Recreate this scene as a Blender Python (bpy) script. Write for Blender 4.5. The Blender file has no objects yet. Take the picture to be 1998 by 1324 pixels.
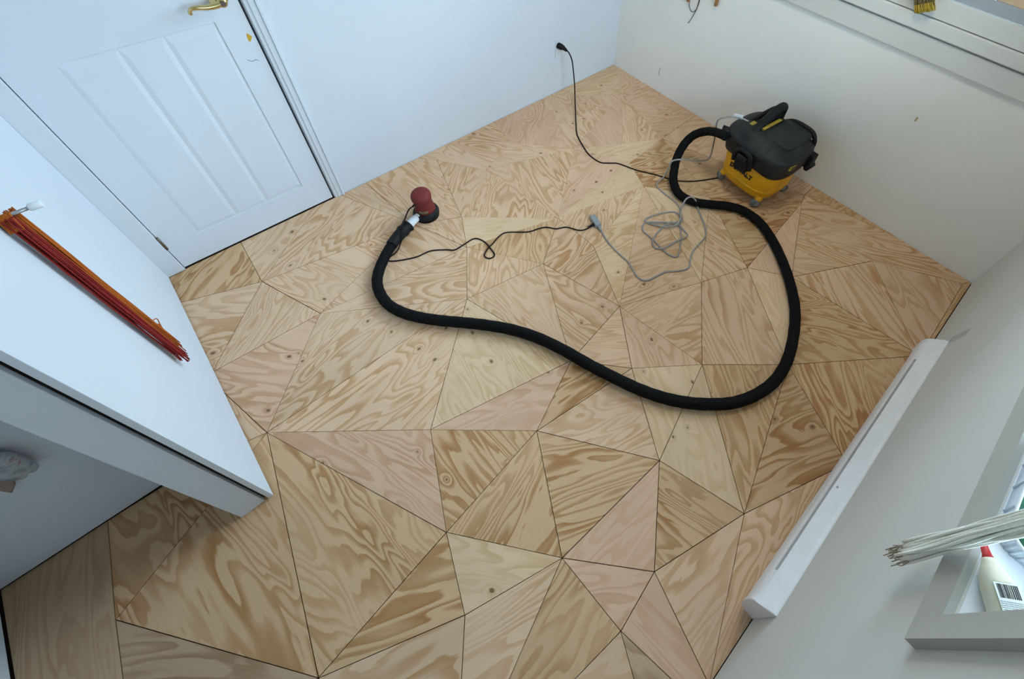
import bpy, bmesh, math, random
from mathutils import Vector, Matrix

random.seed(7)
scene = bpy.context.scene
col = scene.collection

# ------------------------------------------------------------------ camera
cam_d = bpy.data.cameras.new('camera')
cam = bpy.data.objects.new('camera', cam_d)
col.objects.link(cam)
RIGHT = Vector((0.73223523, -0.67883475, 0.05490862))
DOWN = Vector((-0.49469585, -0.58555519, -0.64218466))
FWD = Vector((0.46808929, 0.44306716, -0.76458087))
m = Matrix.Identity(4)
for i in range(3):
    m[i][0], m[i][1], m[i][2] = RIGHT[i], -DOWN[i], -FWD[i]
m[2][3] = 1.95
cam.matrix_world = m
cam_d.sensor_fit = 'HORIZONTAL'
cam_d.sensor_width = 36.0
cam_d.lens = 36.0 * 945.42 / 1998.0
cam_d.shift_x = 0.5 - 1133.33 / 1998.0
cam_d.shift_y = (453.24 - 662.0) / 1998.0
cam_d.clip_start = 0.02
scene.camera = cam

# ------------------------------------------------------------------ world and light
SKY_STRENGTH = 6.2
EXPOSURE = 2.2
world = bpy.data.worlds.new('daylight')
scene.world = world
world.use_nodes = True
wn = world.node_tree
wn.nodes.clear()
w_out = wn.nodes.new('ShaderNodeOutputWorld')
w_bg = wn.nodes.new('ShaderNodeBackground')
w_bg.inputs['Color'].default_value = (0.57, 0.78, 1.0, 1)
w_bg.inputs['Strength'].default_value = SKY_STRENGTH
wn.links.new(w_bg.outputs[0], w_out.inputs[0])
# overcast sky: the zenith is about three times as bright as the horizon
w_tc = wn.nodes.new('ShaderNodeTexCoord')
w_sep = wn.nodes.new('ShaderNodeSeparateXYZ')
wn.links.new(w_tc.outputs['Generated'], w_sep.inputs[0])
w_ma = wn.nodes.new('ShaderNodeMath')
w_ma.operation = 'MULTIPLY_ADD'
w_ma.use_clamp = False
w_cl = wn.nodes.new('ShaderNodeMath')
w_cl.operation = 'MAXIMUM'
wn.links.new(w_sep.outputs[2], w_cl.inputs[0])
w_cl.inputs[1].default_value = 0.0
wn.links.new(w_cl.outputs[0], w_ma.inputs[0])
w_ma.inputs[1].default_value = SKY_STRENGTH * 2 / 3
w_ma.inputs[2].default_value = SKY_STRENGTH / 3
wn.links.new(w_ma.outputs[0], w_bg.inputs['Strength'])
scene.view_settings.view_transform = 'Standard'
scene.view_settings.look = 'None'
scene.view_settings.gamma = 1.0
scene.view_settings.use_curve_mapping = False
scene.view_settings.exposure = EXPOSURE


def portal(name, loc, rot, sx, sy):
    """daylight portal filling a window opening (guides the sky light, emits nothing itself)"""
    l = bpy.data.lights.new(name, 'AREA')
    l.shape = 'RECTANGLE'
    l.size, l.size_y = sx, sy
    l.cycles.is_portal = True
    o = bpy.data.objects.new(name, l)
    o.location, o.rotation_euler = loc, rot
    col.objects.link(o)


# room planes, metres: door wall y=YA, window wall x=XB, heater wall y=YC, partition face x=XD
YA, XB, YC, XD, XDF, YDE, YE, XF = 2.171, 2.496, -0.410, -0.447, -0.553, 0.944, 1.228, -1.162
CEIL = 2.42
WB = (-0.28, 1.92, 1.075, 2.28)      # opening in window wall: y0 y1 z0 z1
WC = (0.473, 2.10, 1.02, 1.95)       # opening in heater wall: x0 x1 z0 z1
TB = 0.24                            # depth of the outer walls
portal('portal_window_wall', (XB + 0.075, (WB[0] + WB[1]) / 2, (WB[2] + WB[3]) / 2), (0, math.radians(90), 0), WB[3] - WB[2], WB[1] - WB[0])
portal('portal_heater_wall', ((WC[0] + WC[1]) / 2, YC - 0.215, (WC[2] + WC[3]) / 2), (math.radians(90), 0, 0), WC[1] - WC[0], WC[3] - WC[2])

# added warm fill lamp over the right half of the room, fixture built below
lamp_d = bpy.data.lights.new('added_fill_light', 'AREA')
lamp_d.shape = 'DISK'
lamp_d.size = 0.30
lamp_d.energy = 2.1
lamp_d.color = (1.0, 0.92, 0.80)
lamp = bpy.data.objects.new('added_fill_light', lamp_d)
lamp.location = (1.65, 0.75, 2.335)
col.objects.link(lamp)

# ------------------------------------------------------------------ mesh helpers


def new_bm():
    return bmesh.new()


def add_box(bm, x0, x1, y0, y1, z0, z1, bevel=0.0):
    vs = [bm.verts.new((x, y, z)) for x in (x0, x1) for y in (y0, y1) for z in (z0, z1)]
    fs = [(0, 1, 3, 2), (4, 6, 7, 5), (0, 4, 5, 1), (2, 3, 7, 6), (0, 2, 6, 4), (1, 5, 7, 3)]
    faces = [bm.faces.new([vs[i] for i in f]) for f in fs]
    if bevel > 0:
        es = list({e for f in faces for e in f.edges})
        bmesh.ops.bevel(bm, geom=es, offset=bevel, segments=2, profile=0.6, affect='EDGES', clamp_overlap=True)
    return vs


def catmull(pts, n):
    P = [Vector(p) for p in pts]
    out = []
    for i in range(len(P) - 1):
        p0 = P[max(i - 1, 0)]
        p1, p2 = P[i], P[i + 1]
        p3 = P[min(i + 2, len(P) - 1)]
        for k in range(n):
            t = k / n
            out.append(0.5 * ((2 * p1) + (p2 - p0) * t + (2 * p0 - 5 * p1 + 4 * p2 - p3) * t * t + (3 * p1 - p0 - 3 * p2 + p3) * t ** 3))
    out.append(P[-1])
    return out


def add_tube(bm, path, r, seg=8, rfun=None, cap=True):
    path = [Vector(p) for p in path]
    rings = []
    ref = None
    n = len(path)
    for i, p in enumerate(path):
        t = (path[min(i + 1, n - 1)] - path[max(i - 1, 0)])
        if t.length < 1e-9:
            t = Vector((0, 0, 1))
        t.normalize()
        if ref is None:
            ref = Vector((0, 0, 1)) if abs(t.z) < 0.9 else Vector((1, 0, 0))
        u = ref - t * ref.dot(t)
        if u.length < 1e-6:
            u = Vector((1, 0, 0)) - t * t.x
        u.normalize()
        ref = u
        v = t.cross(u)
        rr = rfun(i / (n - 1)) if rfun else r
        rings.append([bm.verts.new(p + (u * math.cos(2 * math.pi * k / seg) + v * math.sin(2 * math.pi * k / seg)) * rr) for k in range(seg)])
    for a, b in zip(rings[:-1], rings[1:]):
        for k in range(seg):
            f = bm.faces.new((a[k], a[(k + 1) % seg], b[(k + 1) % seg], b[k]))
            f.smooth = True
    if cap:
        bm.faces.new(rings[0][::-1])
        bm.faces.new(rings[-1])
    return rings


def add_loft(bm, sections, cap=True, smooth=True):
    """sections: list of lists of points with equal length"""
    rings = [[bm.verts.new(p) for p in s] for s in sections]
    n = len(rings[0])
    for a, b in zip(rings[:-1], rings[1:]):
        for k in range(n):
            f = bm.faces.new((a[k], a[(k + 1) % n], b[(k + 1) % n], b[k]))
            f.smooth = smooth
    if cap:
        bm.faces.new(rings[0][::-1])
        bm.faces.new(rings[-1])
    return rings


def squircle(a, b, z, n=40, e=3.6, cx=0, cy=0, zf=None):
    out = []
    for k in range(n):
        t = 2 * math.pi * k / n
        c, s = math.cos(t), math.sin(t)
        x = cx + a * math.copysign(abs(c) ** (2 / e), c)
        y = cy + b * math.copysign(abs(s) ** (2 / e), s)
        out.append((x, y, z + (zf(x, y) if zf else 0)))
    return out


def add_lathe(bm, prof, seg=28, cx=0, cy=0, cz=0):
    secs = [[(cx + r * math.cos(2 * math.pi * k / seg), cy + r * math.sin(2 * math.pi * k / seg), cz + z) for k in range(seg)] for r, z in prof]
    return add_loft(bm, secs)


def add_prism(bm, poly, z0, z1):
    a = [bm.verts.new((x, y, z0)) for x, y in poly]
    b = [bm.verts.new((x, y, z1)) for x, y in poly]
    n = len(poly)
    bm.faces.new(a[::-1])
    bm.faces.new(b)
    for k in range(n):
        bm.faces.new((a[k], a[(k + 1) % n], b[(k + 1) % n], b[k]))


def obj(name, bm, mat, parent=None, autosmooth=False, matrix=None):
    if matrix is not None:
        bmesh.ops.transform(bm, matrix=matrix, verts=bm.verts)
    bmesh.ops.recalc_face_normals(bm, faces=bm.faces)
    me = bpy.data.meshes.new(name)
    bm.to_mesh(me)
    bm.free()
    me.materials.append(mat)
    if autosmooth:
        me.polygons.foreach_set('use_smooth', [True] * len(me.polygons))
        try:
            me.set_sharp_from_angle(angle=math.radians(35))
        except Exception:
            pass
    o = bpy.data.objects.new(name, me)
    col.objects.link(o)
    if parent:
        o.parent = parent
    return o


def thing(name, label, cat, loc=(0, 0, 0), rotz=0.0, group=None):
    o = bpy.data.objects.new(name, None)
    o.empty_display_size = 0.05
    o.location = loc
    o.rotation_euler = (0, 0, rotz)
    col.objects.link(o)
    return tag(o, label, cat, group)


def tag(o, label, cat, group=None):
    o['label'] = label
    o['category'] = cat
    if group:
        o['group'] = group
    return o


def struct(name, bm, mat, label=None, parent=None, **kw):
    o = obj(name, bm, mat, parent, **kw)
    if parent is None:
        o['kind'] = 'structure'
        if label:
            o['label'] = label
    return o


# ------------------------------------------------------------------ materials


class NT:
    def __init__(self, name):
        self.m = bpy.data.materials.new(name)
        self.m.use_nodes = True
        self.t = self.m.node_tree
        self.t.nodes.clear()
        self.out = self.t.nodes.new('ShaderNodeOutputMaterial')
        self.b = self.t.nodes.new('ShaderNodeBsdfPrincipled')
        self.t.links.new(self.b.outputs[0], self.out.inputs[0])

    def n(self, typ, **kw):
        nd = self.t.nodes.new(typ)
        for k, v in kw.items():
            setattr(nd, k, v)
        return nd

    def put(self, sock, v):
        if hasattr(v, 'is_output') or hasattr(v, 'links'):
            self.t.links.new(v, sock)
        else:
            sock.default_value = v

    def math(self, op, a, b=0.0, c=None, clamp=False):
        nd = self.n('ShaderNodeMath', operation=op, use_clamp=clamp)
        self.put(nd.inputs[0], a)
        self.put(nd.inputs[1], b)
        if c is not None:
            self.put(nd.inputs[2], c)
        return nd.outputs[0]

    def noise(self, vec, scale, detail=2.0, rough=0.5, dist=0.0):
        nd = self.n('ShaderNodeTexNoise')
        nd.inputs['Scale'].default_value = scale
        nd.inputs['Detail'].default_value = detail
        nd.inputs['Roughness'].default_value = rough
        nd.inputs['Distortion'].default_value = dist
        if vec is not None:
            self.t.links.new(vec, nd.inputs['Vector'])
        return nd.outputs['Fac']

    def mapping(self, vec, scale=(1, 1, 1), loc=(0, 0, 0), rot=(0, 0, 0)):
        nd = self.n('ShaderNodeMapping')
        nd.inputs['Scale'].default_value = scale
        nd.inputs['Location'].default_value = loc
        nd.inputs['Rotation'].default_value = rot
        self.t.links.new(vec, nd.inputs['Vector'])
        return nd.outputs[0]

    def ramp(self, fac, stops, interp='LINEAR'):
        nd = self.n('ShaderNodeValToRGB')
        cr = nd.color_ramp
        cr.interpolation = interp
        while len(cr.elements) < len(stops):
            cr.elements.new(0.5)
        for e, (p, c) in zip(cr.elements, stops):
            e.position = p
            e.color = c if len(c) == 4 else (*c, 1)
        self.t.links.new(fac, nd.inputs[0])
        return nd.outputs[0]

    def mix(self, fac, a, b, blend='MIX'):
        nd = self.n('ShaderNodeMix', data_type='RGBA', blend_type=blend)
        self.put(nd.inputs[0], fac)
        for s, v in ((nd.inputs[6], a), (nd.inputs[7], b)):
            if isinstance(v, tuple):
                s.default_value = v if len(v) == 4 else (*v, 1)
            else:
                self.t.links.new(v, s)
        return nd.outputs[2]

    def bump(self, h, strength=0.1, dist=0.001):
        nd = self.n('ShaderNodeBump')
        nd.inputs['Strength'].default_value = strength
        nd.inputs['Distance'].default_value = dist
        self.t.links.new(h, nd.inputs['Height'])
        self.t.links.new(nd.outputs[0], self.b.inputs['Normal'])


def basic(name, rgb, rough=0.5, metal=0.0, var=0.06, vscale=40.0, bump=0.0, bscale=300.0, spec=0.5, rgb2=None):
    N = NT(name)
    co = N.n('ShaderNodeTexCoord').outputs['Object']
    f = N.noise(co, vscale, 3.0, 0.6)
    dark = rgb2 or tuple(c * (1 - 2 * var) for c in rgb)
    c = N.ramp(f, [(0.3, dark), (0.65, rgb)])
    N.t.links.new(c, N.b.inputs['Base Color'])
    N.b.inputs['Roughness'].default_value = rough
    N.b.inputs['Metallic'].default_value = metal
    N.b.inputs['Specular IOR Level'].default_value = spec
    if bump > 0:
        N.bump(N.noise(co, bscale, 2.0), bump, 0.002)
    return N.m


def wall_paint(name, rgb, stain=0.05, rough=0.75, marks=0.0, scuff=(0.42, 0.38, 0.35), spec=0.3):
    N = NT(name)
    co = N.n('ShaderNodeTexCoord').outputs['Object']
    f = N.noise(co, 1.7, 4.0, 0.6)
    base = N.ramp(f, [(0.3, tuple(c * (1 - stain) for c in rgb)), (0.7, rgb)])
    if marks > 0:
        s = N.noise(N.mapping(co, (9, 9, 26)), 1.0, 3.0, 0.7)
        k = N.ramp(s, [(0.70, (0, 0, 0)), (0.78, (1, 1, 1))])
        base = N.mix(N.math('MULTIPLY', k, marks), base, scuff)
    N.t.links.new(base, N.b.inputs['Base Color'])
    N.b.inputs['Roughness'].default_value = rough
    N.b.inputs['Specular IOR Level'].default_value = spec
    N.bump(N.noise(co, 180.0, 3.0, 0.6), 0.08, 0.001)
    return N.m


def plywood_material():
    N = NT('sanded_fir_plywood')
    uv = N.n('ShaderNodeUVMap', uv_map='grain').outputs[0]
    ae = N.n('ShaderNodeAttribute', attribute_name='early').outputs['Color']
    al = N.n('ShaderNodeAttribute', attribute_name='late').outputs['Color']
    ap = N.n('ShaderNodeSeparateColor')
    pn = N.n('ShaderNodeAttribute', attribute_name='par')
    N.t.links.new(pn.outputs['Color'], ap.inputs[0])
    con, bands, knot = ap.outputs[0], ap.outputs[1], ap.outputs[2]
    # height field of the peeled veneer, stretched along the grain
    big = N.noise(N.mapping(uv, (1.6, 7.5, 1)), 1.0, 2.2, 0.45, 0.55)
    wig = N.noise(N.mapping(uv, (9, 42, 1)), 1.0, 2.0, 0.5, 0.3)
    # knots: rings around scattered points
    vor = N.n('ShaderNodeTexVoronoi', voronoi_dimensions='2D', feature='F1')
    vor.inputs['Scale'].default_value = 1.0
    N.t.links.new(N.mapping(uv, (7.0, 9.5, 1)), vor.inputs['Vector'])
    vc = N.n('ShaderNodeSeparateColor')
    N.t.links.new(vor.outputs['Color'], vc.inputs[0])
    has = N.math('GREATER_THAN', N.math('MULTIPLY', knot, 0.42), vc.outputs[0])
    d = vor.outputs['Distance']
    ring = N.math('MULTIPLY', N.math('EXPONENT', N.math('MULTIPLY', d, -9.0)), has)
    h = N.math('ADD', N.math('ADD', big, N.math('MULTIPLY', wig, 0.045)), N.math('MULTIPLY', ring, 0.22))
    v = N.math('MULTIPLY', h, N.math('MULTIPLY', bands, 27.0))
    fr = N.math('FRACT', v)
    late = N.ramp(fr, [(0.0, (0.05, 0.05, 0.05)), (0.38, (0.10, 0.10, 0.10)), (0.62, (0.75, 0.75, 0.75)), (0.86, (1, 1, 1)), (0.93, (0.9, 0.9, 0.9)), (1.0, (0.05, 0.05, 0.05))])
    # some bands are wide and dark, some faint
    amp = N.ramp(N.noise(N.mapping(uv, (1.6, 4.2, 1), loc=(3.1, 7.7, 0)), 1.0, 2.0), [(0.32, (0.28, 0.28, 0.28)), (0.60, (1, 1, 1))])
    k = N.math('MULTIPLY', N.math('MULTIPLY', late, amp), con, clamp=True)
    c = N.mix(k, ae, al)
    # fine fibre streaks and slow tone drift
    fib = N.noise(N.mapping(uv, (14, 520, 1)), 1.0, 2.0, 0.6)
    c = N.mix(0.55, c, N.ramp(fib, [(0.3, (0.86, 0.85, 0.83)), (0.7, (1.06, 1.05, 1.04))]), 'MULTIPLY')
    dr = N.noise(N.mapping(uv, (2.5, 5, 1), loc=(11, 2, 0)), 1.0, 2.0)
    c = N.mix(0.6, c, N.ramp(dr, [(0.3, (0.88, 0.86, 0.82)), (0.7, (1.06, 1.06, 1.06))]), 'MULTIPLY')
    # knot heart
    size = N.math('MULTIPLY_ADD', vc.outputs[1], 0.045, 0.022)
    heart = N.math('MULTIPLY', has, N.math('LESS_THAN', d, size))
    halo = N.math('MULTIPLY', has, N.ramp(d, [(0.03, (1, 1, 1)), (0.13, (0, 0, 0))]))
    c = N.mix(N.math('MULTIPLY', halo, 0.35), c, (0.33, 0.17, 0.085))
    c = N.mix(N.math('MULTIPLY', heart, 0.80), c, (0.15, 0.080, 0.040))
    N.t.links.new(c, N.b.inputs['Base Color'])
    N.b.inputs['Roughness'].default_value = 0.62
    N.b.inputs['Specular IOR Level'].default_value = 0.25
    N.bump(N.math('ADD', fib, N.math('MULTIPLY', k, 0.6)), 0.10, 0.0006)
    return N.m


M = {}
M['ply'] = plywood_material()
M['sub'] = basic('dark_subfloor', (0.05, 0.03, 0.02), 0.9)
M['wall'] = wall_paint('white_wall_paint', (0.685, 0.715, 0.755), 0.05, marks=0.10)
M['wall_b'] = wall_paint('bounce_tinted_wall_paint', (0.88, 0.845, 0.785), 0.05, marks=0.10)  # white wall paint raised and warmed to carry floor bounce light
M['wall_c'] = wall_paint('grey_white_wall_paint', (0.65, 0.625, 0.575), 0.06, marks=0.12, scuff=(0.34, 0.34, 0.33))  # warmth of the floor bounce mixed into this wall colour too
M['ceil'] = wall_paint('white_ceiling_paint', (0.86, 0.86, 0.86), 0.02)
M['door'] = wall_paint('white_door_paint', (0.70, 0.735, 0.780), 0.03, rough=0.45)
M['trim'] = wall_paint('white_trim_paint', (0.69, 0.72, 0.755), 0.05, rough=0.5, marks=0.12)
M['trim_grey'] = wall_paint('grey_white_window_trim', (0.72, 0.70, 0.65), 0.08, rough=0.55, marks=0.15, scuff=(0.33, 0.31, 0.28))
M['stool'] = wall_paint('darkened_sill_board', (0.11, 0.112, 0.102), 0.10, rough=0.9, marks=0.15, scuff=(0.07, 0.065, 0.06), spec=0.0)  # sill top colour darkened to offset direct skylight; unused
M['sash'] = wall_paint('shaded_sash_paint', (0.40, 0.43, 0.45), 0.06, rough=0.6)  # window trim with the backlit rail's blue-grey shade put into its colour
M['trim_c'] = wall_paint('warm_grey_casing_paint', (0.46, 0.435, 0.39), 0.08, rough=0.55, marks=0.15, scuff=(0.33, 0.31, 0.28))
M['scuff'] = basic('grey_scuff', (0.50, 0.49, 0.46), 0.8)
M['tan_mark'] = basic('tan_mark', (0.52, 0.40, 0.22), 0.8)
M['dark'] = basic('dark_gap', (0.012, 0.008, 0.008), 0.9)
M['brass'] = basic('polished_brass', (0.72, 0.56, 0.26), 0.22, 1.0, 0.05)
M['bronze'] = basic('worn_hinge_bronze', (0.16, 0.12, 0.09), 0.5, 0.6)
M['yellow'] = basic('yellow_tank_plastic', (0.84, 0.40, 0.010), 0.45, 0, 0.05, 15, spec=0.3)
M['black'] = basic('black_dusty_plastic', (0.013, 0.013, 0.014), 0.55, 0, 0.2, 30, rgb2=(0.006, 0.006, 0.006), spec=0.18)
M['lid'] = basic('black_lid_plastic_with_dust', (0.026, 0.027, 0.026), 0.55, 0, 0.2, 11, rgb2=(0.008, 0.009, 0.010), spec=0.22)
M['hose'] = basic('black_hose_rubber', (0.006, 0.006, 0.006), 0.7, 0, 0.2, 60, spec=0.10)
M['cord_b'] = basic('black_cord_rubber', (0.016, 0.009, 0.008), 0.6, spec=0.15)
M['cord_g'] = basic('grey_cord_rubber', (0.35, 0.315, 0.295), 0.6, spec=0.15)
M['grey_pl'] = basic('grey_plastic', (0.29, 0.30, 0.31), 0.5)
M['wheel'] = basic('grey_caster_rubber', (0.15, 0.155, 0.145), 0.5)
M['red'] = basic('dusty_red_plastic', (0.19, 0.030, 0.027), 0.6, 0, 0.10, 60, spec=0.2)
M['white_pl'] = basic('white_plastic', (0.78, 0.80, 0.82), 0.45)
M['badge'] = basic('dull_yellow_badge', (0.42, 0.30, 0.03), 0.5, 0, 0.2)
M['ink'] = basic('black_ink', (0.015, 0.014, 0.013), 0.6)
M['heater'] = basic('cream_white_enamel', (0.86, 0.83, 0.83), 0.4, 0, 0.03, 20)
M['steel'] = basic('brushed_steel', (0.45, 0.45, 0.47), 0.35, 0.9)
M['yarn_o'] = basic('orange_yarn', (0.50, 0.13, 0.025), 0.95, 0, 0.12, 200, spec=0.05)
M['yarn_r'] = basic('red_yarn', (0.33, 0.035, 0.03), 0.95, 0, 0.12, 200, spec=0.05)
M['yarn_w'] = basic('cream_yarn', (0.92, 0.90, 0.80), 0.95, 0, 0.06, 200, spec=0.05)
M['yarn_t'] = basic('tan_yarn_ends', (0.42, 0.33, 0.24), 0.95, 0, 0.10, 200)
M['dowel'] = basic('oiled_wood_dowel', (0.48, 0.23, 0.08), 0.55, 0, 0.15, 80)
M['wood_pale'] = basic('pale_pine', (0.72, 0.50, 0.33), 0.6, 0, 0.08, 30)
M['bristle'] = basic('brown_bristles', (0.26, 0.19, 0.07), 0.9, 0, 0.3, 300)
M['bristle_y'] = basic('paint_stained_bristles', (0.62, 0.40, 0.03), 0.8, 0, 0.2, 300)
M['ochre'] = basic('ochre_paint', (0.62, 0.37, 0.03), 0.6)
M['bluepen'] = basic('blue_pen', (0.12, 0.17, 0.36), 0.7)
M['bottle'] = basic('cream_bottle_plastic', (0.74, 0.66, 0.50), 0.4, 0, 0.04)
M['cap'] = basic('red_cap_plastic', (0.50, 0.02, 0.02), 0.35)
M['plate'] = basic('dull_printed_plate', (0.20, 0.16, 0.08), 0.5, 0, 0.3, 120)
M['label'] = basic('cream_label_paper', (0.74, 0.72, 0.64), 0.6)
M['tub'] = basic('frosted_white_plastic', (0.68, 0.76, 0.84), 0.3, 0, 0.03)
M['green'] = basic('green_foil', (0.012, 0.16, 0.06), 0.3, 0, 0.25, 25)
M['sill'] = wall_paint('white_gloss_sill', (0.82, 0.82, 0.85), 0.03, rough=0.4)
M['ground'] = basic('grass_ground', (0.16, 0.20, 0.09), 0.9, 0, 0.2, 3)


def ornament_material():
    N = NT('mottled_ceramic_glaze')
    co = N.n('ShaderNodeTexCoord').outputs['Object']
    a = N.noise(co, 22.0, 3.0, 0.6, 0.4)
    c = N.ramp(a, [(0.33, (0.16, 0.17, 0.19)), (0.48, (0.42, 0.46, 0.46)), (0.54, (0.45, 0.47, 0.47)), (0.60, (0.36, 0.12, 0.12)), (0.68, (0.20, 0.19, 0.20))])
    N.t.links.new(c, N.b.inputs['Base Color'])
    N.b.inputs['Roughness'].default_value = 0.35
    return N.m


def glass_material():
    N = NT('window_glass')
    N.t.nodes.remove(N.b)
    tr = N.n('ShaderNodeBsdfTransparent')
    tr.inputs[0].default_value = (0.95, 0.97, 0.97, 1)
    gl = N.n('ShaderNodeBsdfGlossy')
    gl.inputs['Roughness'].default_value = 0.02
    fr = N.n('ShaderNodeFresnel')
    fr.inputs[0].default_value = 1.45
    mx = N.n('ShaderNodeMixShader')
    N.t.links.new(fr.outputs[0], mx.inputs[0])
    N.t.links.new(tr.outputs[0], mx.inputs[1])
    N.t.links.new(gl.outputs[0], mx.inputs[2])
    N.t.links.new(mx.outputs[0], N.out.inputs[0])
    return N.m


M['ornament'] = ornament_material()
M['glass'] = glass_material()
M['tan_clay'] = basic('unglazed_tan_clay', (0.33, 0.25, 0.19), 0.8)

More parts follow.
